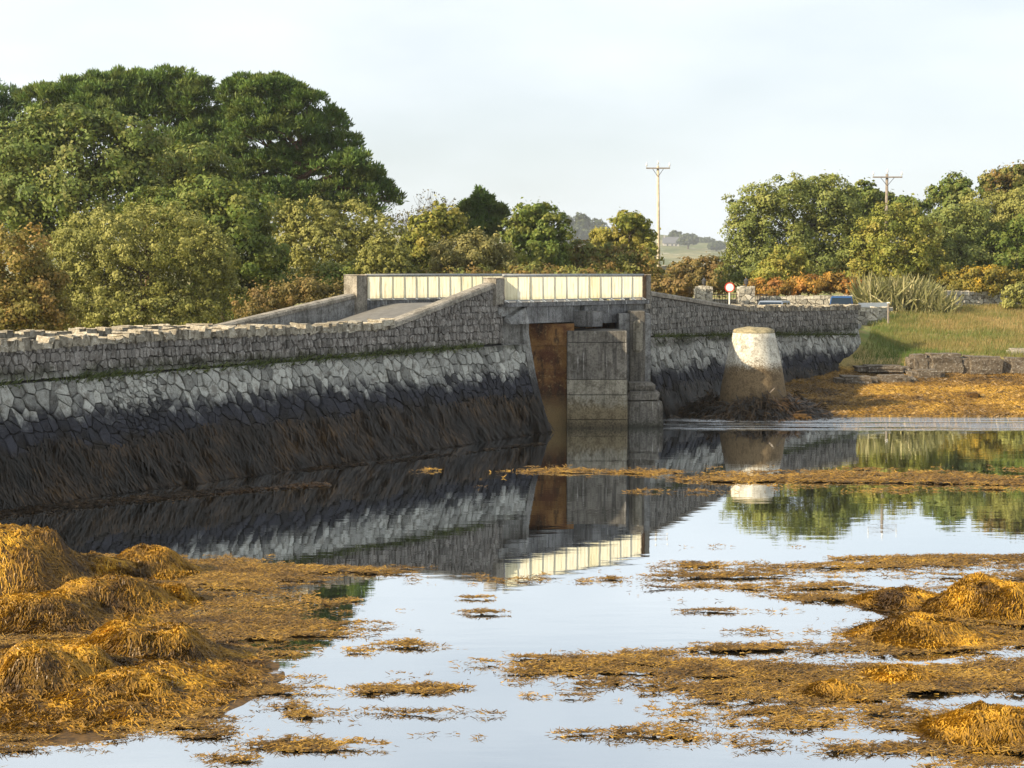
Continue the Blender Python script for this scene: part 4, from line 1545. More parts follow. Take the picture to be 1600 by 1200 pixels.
# weed and grass on the right shore and bank
def shore_scatter(name, label, cat, count, xr_, yr_, zr_, size, mat, seed, upright, tonefn=None):
    rg = np.random.default_rng(seed)
    X = rg.uniform(*xr_, count); Y = rg.uniform(*yr_, count)
    Z = ground(X, Y)
    nn = fbm(X * 0.5, Y * 0.5, seed % 11)
    d_road, rz = seg_dist(X, Y, road_pts)
    # keep off the causeway
    side = np.ones(count, bool)
    ex, ey = np.array([END.x - MID.x, END.y - MID.y]); L = math.hypot(ex, ey); ex, ey = ex / L, ey / L
    offn = (X - MID.x) * ey - (Y - MID.y) * ex           # >0 on the water side
    along = (X - MID.x) * ex + (Y - MID.y) * ey
    blocked = (offn < 0.5) & (along < L - 0.1)
    px, py = to_px(X, Y, Z)
    m = (Z > zr_[0]) & (Z < zr_[1]) & (d_road > 3.4) & ~blocked & (px < 1680) & (rg.random(count) < 0.65 + 0.6 * nn)
    X, Y, Z, nn = X[m], Y[m], Z[m], nn[m]; k = len(X)
    a = rg.random(k) * 6.28
    d = np.stack([np.cos(a) * (1 - upright) + 0.15, np.sin(a) * (1 - upright), np.full(k, upright) + rg.uniform(0, .2, k)], -1)
    d /= np.linalg.norm(d, axis=1, keepdims=True)
    nr = np.stack([rg.normal(0, .3, k), -np.ones(k), rg.uniform(0, .8, k)], -1)
    V, F, T = ribbons(np.stack([X, Y, Z - 0.02], -1), d, rg.uniform(.6, 1.5, k) * size, rg.uniform(.6, 1.4, k) * size * (0.12 if upright > .5 else 0.22), nr, 1, np.array([0.05, 0, -.25]), .15, rg)
    tone = np.clip(0.5 + 0.9 * fbm(X * 0.22, Y * 0.22, 77) + rg.normal(0, .16, k), 0, 1)
    if tonefn is not None: tone = np.clip(tone + tonefn(X, Y), 0, 1)
    o = Vector((float(np.mean(X)), float(np.mean(Y)), 0))
    add(name, mesh_np(name, V - np.array(o), F, np.repeat(tone, 4), mat), None, o, label, cat, kind='stuff')


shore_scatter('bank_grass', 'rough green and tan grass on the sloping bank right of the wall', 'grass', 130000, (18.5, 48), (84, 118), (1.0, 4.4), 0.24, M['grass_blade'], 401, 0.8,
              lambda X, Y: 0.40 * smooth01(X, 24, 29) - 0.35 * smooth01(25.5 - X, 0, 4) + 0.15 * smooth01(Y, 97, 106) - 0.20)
shore_scatter('shore_seaweed', 'brown and orange seaweed covering the right-hand foreshore', 'seaweed', 120000, (6, 36), (70.5, 91), (-0.05, 1.15), 0.20, M['mat_weed'], 402, 0.22)

# skirt of weed round the cone
rg = np.random.default_rng(403)
k = 5000
a = rg.random(k) * 6.28; rr_ = 1.5 + np.abs(rg.normal(0, .8, k))
X = cb.x + rr_ * np.cos(a) * 1.25; Y = 72.2 + rr_ * np.sin(a)
Z = np.maximum(0.02, 0.95 - 0.62 * (rr_ - 1.4)) * rg.uniform(0.6, 1.05, k) * (1 + .5 * fbm(X * 1.2, Y * 1.2, 9))
d = np.stack([np.cos(a), np.sin(a), np.full(k, -.8)], -1) + rg.normal(0, .55, (k, 3)); d /= np.linalg.norm(d, axis=1, keepdims=True)
nr = np.stack([np.cos(a), np.sin(a), np.full(k, .8)], -1)
V, F, T = ribbons(np.stack([X, Y, Z], -1), d, rg.uniform(.2, .6, k), rg.uniform(.03, .07, k), nr, 3, np.array([0, 0, -.1]), .15, rg)
V[:, 2] = np.maximum(V[:, 2], 0.0)
o = Vector((cb.x, 72.2, 0))
add('weed_skirt', mesh_np('weed_skirt', V - np.array(o), F, T, M['hang_weed']), None, o, 'dark seaweed heaped round the foot of the white cone', 'seaweed', kind='stuff')


# ------------------------------------------------------------------ rocks
def rock(name, label, c, half, seed, group=None, mat=None, amp=0.18):
    bm = bmesh.new()
    bmesh.ops.create_cube(bm, size=2.0)
    bmesh.ops.bevel(bm, geom=bm.edges[:], offset=0.35, segments=2, affect='EDGES')
    bmesh.ops.subdivide_edges(bm, edges=bm.edges[:], cuts=2, use_grid_fill=True)
    co = np.array([v.co[:] for v in bm.verts])
    n_ = vnoise3(co * 1.6 + seed * 3.1, seed) + 0.5 * vnoise3(co * 4 + seed, seed) - 0.75
    co = co * (1 + amp * n_[:, None]) * np.array(half)
    for v, q in zip(bm.verts, co): v.co = q
    bmesh.ops.recalc_face_normals(bm, faces=bm.faces[:])
    me = bpy.data.meshes.new(name)
    bm.to_mesh(me); bm.free()
    a_ = me.attributes.new('tone', 'FLOAT', 'POINT')
    a_.data.foreach_set('value', np.full(len(me.vertices), 0.5, np.float32))
    me.materials.append(mat or M['rock'])
    return add(name, me, None, c, label, 'rock', group)


G_R = 'flat rock slabs along the right shore'
for i, (pa, pb, yt, ybm, Y, lab) in enumerate([
        (1415, 1440, 553, 578, 90.0, 'leftmost short block of the flat rock ledge below the grass'),
        (1437, 1500, 552, 585, 89.7, 'long flat rock slab, second from the left in the ledge'),
        (1497, 1560, 556, 586, 89.5, 'long flat rock slab, third from the left in the ledge'),
        (1556, 1640, 558, 585, 89.4, 'rock slab of the ledge cut by the right edge of the photo'),
        (1310, 1365, 588, 606, 83.6, 'low weedy rock on the shore nearest the wall end'),
        (1366, 1425, 586, 606, 84.2, 'low split rock on the shore right of the weedy one'),
        (1425, 1470, 578, 596, 86.5, 'rounded brown rock just under the rock ledge'),
        (1345, 1415, 571, 582, 88.0, 'thin shaded rock shelf between wall end and ledge')]):
    a_, b_ = at(pa, yt, Y), at(pb, ybm, Y)
    rock('rock_slab', lab, ((a_.x + b_.x) / 2, Y - (0.8 if i < 4 else -0.2), (a_.z + b_.z) / 2), ((b_.x - a_.x) / 2 * 1.16, 0.9, (a_.z - b_.z) / 2 * 1.05), 20 + i, G_R, amp=0.22)
c = at(1588, 552, 92)
rock('boulder', 'pale boulder on the tan grass at the right edge', c, (0.55, 0.4, 0.28), 41, mat=M['coping_stone'])
for i, (pxx, pyy, w) in enumerate([(1612, 604, .35), (1520, 620, .3), (1250, 640, .45)]):
    g_ = onz(pxx, pyy, 0.4)
    rock('weedy_rock', ['dark small rock on the orange foreshore near the right edge', 'dark low rock in the orange foreshore weed', 'weed-covered lump at the right foot of the cone'][i], (g_.x, g_.y, float(ground(g_.x, g_.y)) + .1), (w, w * .7, w * .55), 50 + i, mat=M['mound_core'])


# ------------------------------------------------------------------ dry stone walls of the far bank
def field_wall(label, p0, p1, z0, z1, hgt, seed, wid=0.34, hei=0.30, limit=300):
    """p0,p1 plan points; z0,z1 base heights"""
    r2 = random.Random(seed)
    p0, p1 = Vector(p0), Vector(p1)
    L = (p1 - p0).length
    d = (p1 - p0).normalized(); n = Vector((d.y, -d.x))
    root = empty('dry_stone_wall', P3((p0 + p1) / 2, (z0 + z1) / 2), label, 'wall', 'pale dry stone walls on the far bank')
    zb = lambda u: z0 + (z1 - z0) * u / L

    def surf(u, z_): return P3(p0 + d * u, z_), d, n
    c_ = (P3(p0, z0) + P3(p1, z1)) / 2
    MB().poly([P3(p0, z0 - .5), P3(p1, z1 - .5), P3(p1, z1 + hgt), P3(p0, z0 + hgt), P3(p0 - n * .45, z0 - .5), P3(p1 - n * .45, z1 - .5), P3(p1 - n * .45, z1 + hgt), P3(p0 - n * .45, z0 + hgt)],
              [(0, 1, 2, 3), (5, 4, 7, 6), (3, 2, 6, 7), (4, 0, 3, 7), (1, 5, 6, 2)]).build('wall_core', M['wall_core'], root)
    cc = cells(0, L, lambda u: zb(u), lambda u: zb(u) + hgt - 0.02, wid, hei, r2)
    lay_stones(root, cc, surf, M['field_stone'], r2, limit, gap=0.018, prot=(0.04, 0.10))
    u = 0
    while u < L:
        w = r2.uniform(.2, .5)
        c = P3(p0 + d * (u + w / 2) - n * .2, zb(u) + hgt + .06)
        b = MB().frame_box(c, P3(d, 0) * w * .48, P3(n, 0) * .28, (0, 0, r2.uniform(.07, .14)), .02, min(1, max(0, r2.gauss(.6, .2))))
        b.v = [tuple(Vector(v) + Vector((r2.uniform(-.03, .03), 0, r2.uniform(-.03, .03)))) for v in b.v]
        b.build('coping_stone', M['field_stone'], root, origin=c)
        u += w
    return root


g1, g2 = at(1476, 470, 113), at(1640, 470, 117)
field_wall('pale dry stone wall right of the flax clump, above the tan grass', (g1.x, 113), (g2.x, 117), at(1476, 481, 113).z - 0.1, at(1640, 482, 117).z - .1, 1.05, 71)
g1, g2 = at(1180, 470, 111.5), at(1325, 470, 110.5)
field_wall('sunlit roadside stone wall behind the two vehicles', (g1.x, 111.5), (g2.x, 110.5), 2.7, 2.8, at(1200, 466, 111).z - 2.75, 72, 0.38, 0.32, 200)
g1, g2 = at(1062, 470, 110.4), at(1160, 470, 110.8)
field_wall('sunlit low stone wall under the gate fence', (g1.x, 110.9), (g2.x, 111.2), 2.6, 2.6, at(1100, 472, 111).z - 2.6, 73, 0.38, 0.32, 150)
g1, g2 = at(1338, 490, 104), at(1388, 492, 105.5)
zg = min(float(ground(g1.x, 104.0)), float(ground(g2.x, 105.5))) - 0.15
field_wall('short low stone wall at the end of the causeway under the white barrier', (g1.x, 104), (g2.x, 105.5), zg, zg, at(1360, 485, 104.7).z - zg, 74, 0.38, 0.3, 60)
g1, g2 = at(1020, 425, 175), at(1078, 428, 178)
field_wall('distant pale tumbled field wall in the scrub right of the bridge', (g1.x, 175), (g2.x, 178), at(1020, 428, 175).z, at(1078, 430, 178).z, 0.75, 75, 0.6, 0.5, 60)

# white barrier with its post
a_, b_ = at(1336, 478, 106), at(1392, 480, 107.5)
root = empty('road_barrier', (a_.x, 106, at(1336, 490, 106).z), 'pale flat road barrier between the blue vehicle and the flax', 'barrier')
dd = Vector((b_.x - a_.x, 1.5, 0)).normalized(); nn_ = Vector((dd.y, -dd.x, 0))
c = (Vector((a_.x, 106, 0)) + Vector((b_.x, 107.5, 0))) / 2
zt_, zb_ = at(1360, 473, 106.5).z, at(1360, 486, 106.5).z
MB().frame_box(Vector((c.x, c.y, (zt_ + zb_) / 2)), dd * 1.2, nn_ * 0.05, (0, 0, (zt_ - zb_) / 2), .01).build('barrier_board', M['white_paint'], root)
for k in (-0.9, 0, 0.9):
    MB().frame_box(Vector((c.x, c.y, zb_)) + dd * k - nn_ * 0.11, dd * .05, nn_ * .05, (0, 0, .5)).build('support_post', M['grey_wood'], root)
pq = at(1388, 488, 103)
root = empty('marker_post', (pq.x, 103, at(1388, 501, 103).z), 'thin grey marker post at the end of the pale barrier', 'post')
MB().tube([(pq.x, 103, at(1388, 505, 103).z), (pq.x, 103, at(1388, 474, 103).z)], .065, 8).build('post_shaft', M['grey_wood'], root)
MB().box((pq.x - .08, 102.92, at(1388, 474, 103).z), (pq.x + .08, 103.08, at(1388, 473, 103).z + .03), .01).build('post_cap', M['white_paint'], root)

# gate pillars with lanterns
for i, (pl, pr_, lab) in enumerate([(1088, 1114, 'left stone gate pillar topped by a dark lantern'), (1154, 1180, 'right stone gate pillar topped by a dark lantern')]):
    Y = 109.6
    xa, xb_ = at(pl, 460, Y).x, at(pr_, 460, Y).x
    zt_ = at(1100, 451, Y).z
    root = empty('gate_pillar', ((xa + xb_) / 2, Y, 2.7), lab, 'gate pillar', 'gate pillars across the road')
    MB().box((xa + .06, Y + .06, 2.4), (xb_ - .06, Y + 1.0, zt_ - .02)).build('pillar_core', M['wall_core'], root)
    r2 = random.Random(80 + i)
    W_ = xb_ - xa
    for fi, (org, dv, nv, ln) in enumerate([(Vector((xa, Y)), Vector((1, 0)), Vector((0, -1)), W_), (Vector((xa, Y + 1.05)), Vector((0, -1)), Vector((-1, 0)), 1.05)]):
        cc = cells(0, ln, lambda u: 2.6, lambda u: zt_, .36, .26, r2)
        lay_stones(root, cc, lambda u, z_, org=org, dv=dv, nv=nv: (P3(org + dv * u, z_), dv, nv), M['field_stone'], r2, 80, gap=.015, prot=(.0, .05))
    for k in range(5):
        w = W_ / 5
        c = Vector((xa + w * (k + .5), Y + .5, zt_ + .05))
        MB().frame_box(c, (w * .44, 0, 0), (0, .5, 0), (0, 0, r2.uniform(.06, .14)), .02, r2.uniform(.4, .9)).build('cap_stone', M['field_stone'], root, origin=c)
    lc = Vector(((xa + xb_) / 2, Y + .4, zt_ + .14))
    MB().lathe(lc, [(.10, 0), (.05, .06), (.05, .12), (.12, .16), (.15, .38), (.18, .39), (.07, .50), (.02, .58)], 8).build('lantern', M['dark_metal'], root)
# iron fence between and beyond the pillars
for lab, pa, pb in (('dark iron fence between the two gate pillars', 1114, 1153), ('dark iron fence right of the right gate pillar', 1181, 1200)):
    Y = 110.2
    xa, xb_ = at(pa, 460, Y).x, at(pb, 460, Y).x
    z0, z1 = at(1130, 471, Y).z, at(1130, 458, Y).z
    root = empty('iron_fence', ((xa + xb_) / 2, Y, z0), lab, 'fence', 'iron fences by the gate pillars')
    for zz_ in (z0 + .08, z1 - .1):
        MB().box((xa, Y - .015, zz_ - .02), (xb_, Y + .015, zz_ + .02)).build('rail', M['dark_metal'], root)
    k = int((xb_ - xa) / .17)
    for i in range(k):
        x = xa + (i + .5) * (xb_ - xa) / k
        MB().tube([(x, Y + .03, z0 - .2), (x, Y + .03, z1 - .06), (x, Y + .03, z1 + .06)], [.018, .018, .004], 5).build('bar', M['rust_post'], root, origin=(x, Y, z0))

# round road sign
Y = 104.5
sc_ = at(1140, 449, Y)
root = empty('road_sign', (sc_.x, Y, 2.9), 'round white road sign with a red rim on a pale pole', 'road sign')
MB().tube([(sc_.x, Y + .05, 2.6), (sc_.x, Y + .05, sc_.z + .2)], .045, 8).build('pole', M['white_paint'], root)


def disc(c, r0, r1, y, th, n=32):
    b = MB(); vs, fs = [], []
    for rr_, yy in ((r0, y), (r1, y), (r1, y + th), (r0, y + th)):
        for k in range(n):
            vs.append((c.x + rr_ * math.cos(2 * math.pi * k / n), yy, c.z + rr_ * math.sin(2 * math.pi * k / n)))
    for r_ in range(4):
        for k in range(n):
            fs.append((r_ * n + k, r_ * n + (k + 1) % n, ((r_ + 1) % 4) * n + (k + 1) % n, ((r_ + 1) % 4) * n + k))
    return b.poly(vs, fs)


disc(sc_, 0.002, .255, Y - .012, .01).build('sign_face', M['white_paint'], root)
disc(sc_, .245, .31, Y - .02, .03).build('sign_rim', M['red_paint'], root)


# ------------------------------------------------------------------ utility poles
def utility_pole(px, ytop, yarm, half_px, Y, zbase, r, lab, mat, taper_dx=0):
    tp = at(px, ytop, Y); zarm = at(px, yarm, Y).z
    root = empty('utility_pole', (tp.x, Y, zbase), lab, 'utility pole', 'wooden utility poles')
    MB().tube([(tp.x + taper_dx, Y, zbase - .5), (tp.x + taper_dx * .5, Y, (zbase + tp.z) / 2), (tp.x, Y, tp.z)], [r * 1.3, r * 1.1, r * .85], 12).build('pole_shaft', mat, root, smooth=True)
    hl = half_px * Y / FPX
    MB().box((tp.x - hl, Y - r - .10, zarm - .05), (tp.x + hl, Y - r, zarm + .05), .01).build('crossarm', M['grey_wood'], root)
    for k in (-.96, 0, .96):
        c = (tp.x + hl * k, Y - r - .05, zarm + .05 if k else tp.z)
        MB().lathe(c, [(.02, 0), (.02, .12), (.06, .14), (.07, .2), (.05, .26), (.06, .3), (.03, .36)], 8).build('insulator', M['insulator'], root, smooth=True)
    for k in (-1, 1):
        MB().tube([(tp.x + hl * .45 * k, Y - r - .04, zarm - .05), (tp.x, Y - r * .8, zarm - .65)], .022, 5).build('brace', M['dark_metal'], root)
    return root


utility_pole(1028, 259, 263, 18.5, 128, 3.2, 0.115, 'tall pale utility pole standing clear behind the bridge', M['pole_wood'], .15)
utility_pole(1386, 272, 277, 23, 126, 3.5, 0.12, 'grey utility pole rising from the trees on the right', M['grey_wood'])


# ------------------------------------------------------------------ vehicles
def car(lab, loc, rz, width, length, height, paint, boxy, group):
    root = empty('parked_car', loc, lab, 'car', group)
    hw, hl = width / 2, length / 2
    sill = 0.22; waist = height * (0.56 if not boxy else .58)

    def loc_box(prof, w0, w1, name, mat, x_in=0.0, parent=root):
        # prof: side outline (y forward, z); w0 half width at waist and below, w1 half width at the top
        zmax = max(p[1] for p in prof); zmin = min(p[1] for p in prof)
        vs, fs = [], []
        for sgn in (-1, 1):
            for (y, z_) in prof:
                f_ = (z_ - zmin) / (zmax - zmin + 1e-6)
                vs.append(Vector((sgn * (w0 + (w1 - w0) * f_), y, z_)))
        k = len(prof)
        fs.append(tuple(range(k))); fs.append(tuple(range(2 * k - 1, k - 1, -1)))
        for i in range(k): fs.append((i, k + i, k + (i + 1) % k, (i + 1) % k))
        bm = bmesh.new()
        bv = [bm.verts.new(v) for v in vs]
        for f_ in fs: bm.faces.new([bv[i] for i in f_])
        bmesh.ops.recalc_face_normals(bm, faces=bm.faces[:])
        bmesh.ops.bevel(bm, geom=bm.edges[:], offset=.035, segments=2, affect='EDGES')
        me = bpy.data.meshes.new(name); bm.to_mesh(me); bm.free()
        me.materials.append(mat)
        o = bpy.data.objects.new(name, me); col.objects.link(o); o.parent = parent
        return o
    fy = -hl
    hood = waist * .92
    loc_box([(fy, sill), (fy, hood * .78), (fy + .25, hood * .95), (fy + length * .28, waist), (hl - .1, waist), (hl, waist * .8), (hl, sill)], hw, hw * .97, 'body', paint)
    ws = fy + length * (.26 if boxy else .30)
    cab = loc_box([(ws, waist - .02), (ws + (.35 if boxy else .6), height), (hl - (.12 if boxy else .5), height), (hl - .04, waist - .02)], hw * .95, hw * .80, 'cabin', paint)

    def quad(name, pts, mat, parent, thick=.012):
        n_ = (pts[1] - pts[0]).cross(pts[2] - pts[0]).normalized() * thick
        vs = [p + n_ for p in pts] + [p - n_ for p in pts]
        me = mesh_py(name, vs, [(0, 1, 2, 3), (7, 6, 5, 4), (0, 4, 5, 1), (1, 5, 6, 2), (2, 6, 7, 3), (3, 7, 4, 0)], None, mat)
        o = bpy.data.objects.new(name, me); col.objects.link(o); o.parent = parent
        return o
    r_ = (.35 if boxy else .6)
    V_ = Vector
    zt_ = height - .08; zl = waist + .05
    t0, t1 = (zl - waist) / (height - waist), (zt_ - waist) / (height - waist)
    quad('windscreen', [V_((-hw * .87, ws + r_ * t0 - .01, zl)), V_((hw * .87, ws + r_ * t0 - .01, zl)), V_((hw * .74, ws + r_ * t1 - .01, zt_)), V_((-hw * .74, ws + r_ * t1 - .01, zt_))], M['glass'], root)
    for sg in (-1, 1):
        for (ya, yb) in ((ws + r_ * .75, ws + r_ + (hl - ws) * .30), (ws + r_ + (hl - ws) * .35, hl - (.35 if boxy else .75))):
            quad('side_window', [V_((sg * hw * .935, ya, zl)), V_((sg * hw * .935, yb, zl)), V_((sg * hw * .825, yb, zt_ - .03)), V_((sg * hw * .825, ya + .15, zt_ - .03))], M['glass'], root)
        m_ = MB(); WORLD[root] = Vector((0, 0, 0))
        m_.box((sg * hw * 1.0 - .09 + sg * .09, ws + .25, waist + .02), (sg * hw * 1.0 + .09 + sg * .09, ws + .33, waist + .2), .02).build('wing_mirror', M['dark_metal'], root)
        h_ = MB().box((sg * hw * .72 - .16, fy - .02, hood * .62), (sg * hw * .72 + .16, fy + .06, hood * .78), .02)
        h_.build('headlight', M['insulator'], root)
        for yy in (fy + length * .19, hl - length * .2):
            w_ = MB().tube([(sg * (hw - .2), yy, .32), (sg * (hw + .01), yy, .32)], .32, 18)
            wo = w_.build('wheel', M['dark_metal'], root)
            rm = MB().tube([(sg * (hw - .02), yy, .32), (sg * (hw + .02), yy, .32)], .19, 14)
            rm.build('rim', M['grey_rail'], wo, origin=WORLD[wo])
    MB().box((-hw * .55, fy - .03, hood * .45), (hw * .55, fy + .05, hood * .62), .01).build('grille', M['dark_metal'], root)
    MB().box((-hw * .98, fy - .06, sill + .05), (hw * .98, fy + .1, sill + .22), .03).build('bumper', M['dark_metal'], root)
    WORLD[root] = Vector(loc)
    root.rotation_euler.z = rz
    return root


t = NT('car_glass')
M['glass'] = t.finish(t.principled((0.012, 0.022, 0.035), 0.10, 0.3))
M['paint_blue'] = plain('dark_blue_car_paint', (0.03, 0.10, 0.26), 0.3, 0.5, 0.3, var=.1)
M['paint_silver'] = plain('silver_blue_car_paint', (0.30, 0.34, 0.40), 0.3, 0.5, 0.5, var=.1)
c = at(1206, 470, 91.5)
car('silver-blue car of which only the roof shows above the wall', (c.x, 91.5, c.z - 1.46), R(-22), 1.62, 4.0, 1.46, M['paint_silver'], False, 'cars on the road beyond the bridge')
c = at(1315, 463, 104.5)
car('dark blue four-wheel-drive facing us beside the pale barrier', (c.x, 104.5, c.z - 1.78), R(-12), 1.58, 4.1, 1.78, M['paint_blue'], True, 'cars on the road beyond the bridge')

HAZE = 0.00018
# ------------------------------------------------------------------ trees and shrubs
M['leaf_pine'] = leaf_material('pine_needles', (0.024, 0.054, 0.015), (0.088, 0.156, 0.031), (0.184, 0.267, 0.051), 0.2, (0.11, 0.085, 0.025), 0.35)
M['leaf_pine_dark'] = leaf_material('dark_pine_needles', (0.018, 0.040, 0.017), (0.045, 0.094, 0.030), (0.101, 0.168, 0.043), 0.2)
M['leaf_sycamore'] = leaf_material('sycamore_leaves', (0.053, 0.089, 0.020), (0.149, 0.202, 0.038), (0.305, 0.299, 0.082), 0.3, (0.16, 0.135, 0.045), 0.35)
M['leaf_green'] = leaf_material('deep_green_leaves', (0.043, 0.076, 0.013), (0.127, 0.180, 0.028), (0.270, 0.283, 0.055), 0.3, (0.17, 0.12, 0.03), 0.3)
M['leaf_willow'] = leaf_material('olive_willow_leaves', (0.105, 0.120, 0.028), (0.262, 0.260, 0.063), (0.438, 0.408, 0.126), 0.32)
M['leaf_yellow'] = leaf_material('yellow_green_leaves', (0.096, 0.128, 0.022), (0.280, 0.296, 0.053), (0.524, 0.458, 0.107), 0.35, (0.30, 0.20, 0.04), 0.4)
M['leaf_autumn'] = leaf_material('autumn_hawthorn_leaves', (0.085, 0.090, 0.020), (0.23, 0.19, 0.042), (0.42, 0.29, 0.075), 0.3, (0.33, 0.17, 0.055), 0.5)
M['leaf_bramble'] = leaf_material('bramble_leaves', (0.051, 0.077, 0.018), (0.164, 0.180, 0.040), (0.343, 0.284, 0.074), 0.3, (0.22, 0.095, 0.030), 0.6)
M['leaf_bracken'] = leaf_material('russet_scrub_leaves', (0.075, 0.063, 0.021), (0.196, 0.155, 0.046), (0.345, 0.241, 0.081), 0.3, (0.22, 0.125, 0.045), 0.55)
M['leaf_gorse'] = leaf_material('gorse_flowers', (0.11, 0.095, 0.022), (0.32, 0.19, 0.04), (0.70, 0.36, 0.04), 0.3, (0.42, 0.14, 0.045), 0.5)
M['leaf_gorse_gold'] = leaf_material('gold_gorse_flowers', (0.06, 0.075, 0.014), (0.20, 0.16, 0.024), (0.66, 0.38, 0.022), 0.25, (0.16, 0.15, 0.03), 0.6)
M['leaf_grey'] = leaf_material('grey_twig_leaves', (0.05, 0.045, 0.032), (0.12, 0.11, 0.07), (0.20, 0.18, 0.11), 0.25)
M['leaf_bush'] = leaf_material('dense_bush_leaves', (0.079, 0.110, 0.030), (0.209, 0.248, 0.064), (0.378, 0.368, 0.115), 0.3, (0.20, 0.20, 0.035), 0.5)
M['leaf_far'] = leaf_material('far_tree_leaves', (0.02, 0.035, 0.014), (0.05, 0.07, 0.026), (0.09, 0.105, 0.04), 0.2)
M['leaf_buff'] = leaf_material('buff_olive_leaves', (0.124, 0.117, 0.038), (0.262, 0.235, 0.076), (0.428, 0.373, 0.151), 0.3)
M['flax'] = leaf_material('flax_blades', (0.10, 0.105, 0.035), (0.24, 0.23, 0.09), (0.48, 0.42, 0.22), 0.25)


def unit(v): return v / (np.linalg.norm(v, axis=-1, keepdims=True) + 1e-9)


def crown_points(lobes, n, rg, rc_f=(0.22, 0.46), flat=1.0, inner=0.22):
    """leaf positions gathered in clumps over ellipsoid lobes -> pos, out-normal, tone"""
    w = np.array([l[1][0] * l[1][2] + l[1][0] * l[1][1] * .5 for l in lobes]); w = w / w.sum()
    P, N, T = [], [], []
    for (c, r), f in zip(lobes, w):
        m = int(n * f)
        if m < 10: continue
        c, r = np.array(c), np.array(r)
        rm = float(np.mean(r))
        nc = max(14, int((24 + 10 * rm) * (2.6 if rc_f[1] < .3 else 1)))
        cd = unit(rg.normal(0, 1, (nc, 3)))
        cd[:, 2] = np.where(cd[:, 2] < (-.45 if flat < 1 else -.92), -cd[:, 2], cd[:, 2])
        cd = unit(cd)
        cr = rg.uniform(.80 if rc_f[1] < .3 else .55, 1.04 if rc_f[1] < .3 else 1.10, nc)
        cc = c + cd * r * cr[:, None]
        rc = rg.uniform(*rc_f, nc) * max(rm, .5)
        ct = rg.normal(0, .13, nc)
        k = rg.integers(0, nc, m)
        dv = unit(unit(rg.normal(0, 1, (m, 3))) + cd[k] * .55 + np.array([0, -.1, .25]))
        rad = rc[k] * (.35 + .65 * rg.random(m) ** .6)
        p = cc[k] + dv * rad[:, None] * np.array([1, 1, .8 * flat])
        nn = unit(dv * .8 + cd[k] * .5 + rg.normal(0, .45, (m, 3)))
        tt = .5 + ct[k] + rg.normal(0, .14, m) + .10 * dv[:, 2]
        q = int(m * inner)
        if q:
            ip = c + unit(rg.normal(0, 1, (q, 3))) * r * (rg.random(q) ** .5 * .8)[:, None]
            p[:q] = ip
        P.append(p); N.append(nn); T.append(tt)
    return np.concatenate(P), np.concatenate(N), np.clip(np.concatenate(T), 0, 1)


def leaf_quads(P, N, T, size, rg, ratio=.62):
    n = len(P)
    a = unit(np.cross(N, unit(rg.normal(0, 1, (n, 3)))))
    b = np.cross(N, a)
    s = size * rg.uniform(.6, 1.35, n)[:, None]
    V = np.stack([P - a * s * .5, P + b * s * .5 * ratio + N * s * .08, P + a * s * .5, P - b * s * .5 * ratio + N * s * .08], 1).reshape(-1, 3)
    return V, np.arange(4 * n).reshape(n, 4), np.repeat(T, 4)


def needle_quads(P, N, T, size, rg, k=4):
    n = len(P)
    Pk = np.repeat(P, k, 0)
    d = unit(np.repeat(unit(N * .55 + np.array([0, 0, .75])), k, 0) + rg.normal(0, .5, (n * k, 3)))
    side = unit(np.cross(d, unit(rg.normal(0, 1, (n * k, 3)))))
    L = size * rg.uniform(.6, 1.3, n * k)[:, None]
    w = .15 * L
    V = np.stack([Pk - side * w * .5, Pk + d * L * .6 - side * w * .7, Pk + d * L, Pk + d * L * .6 + side * w * .7], 1).reshape(-1, 3)
    return V, np.arange(4 * n * k).reshape(n * k, 4), np.repeat(T, 4 * k)


def px_lobes(ls, Y, depth=.8, seed=0):
    r2 = random.Random(seed)
    out = []
    for (px, py, rx, ry) in ls:
        yy = Y + r2.uniform(-.5, .5) * rx * Y / FPX * .9
        c = at(px, py, yy)
        s = yy / FPX
        out.append(((c.x, c.y, c.z), (rx * s, rx * s * depth, ry * s)))
    return out


def limb(mb, p0, p1, r0, r1, r2, seg=4):
    p0, p1 = Vector(p0), Vector(p1)
    pts, rad = [], []
    L = (p1 - p0).length
    for i in range(seg + 1):
        f = i / seg
        j = Vector((r2.uniform(-1, 1), r2.uniform(-1, 1), r2.uniform(-.5, .5))) * L * .05 * (0 if i in (0, seg) else 1)
        pts.append(p0.lerp(p1, f) + Vector((0, 0, L * .08 * math.sin(f * math.pi))) + j); rad.append(r0 + (r1 - r0) * f)
    mb.tube(pts, rad, 7)


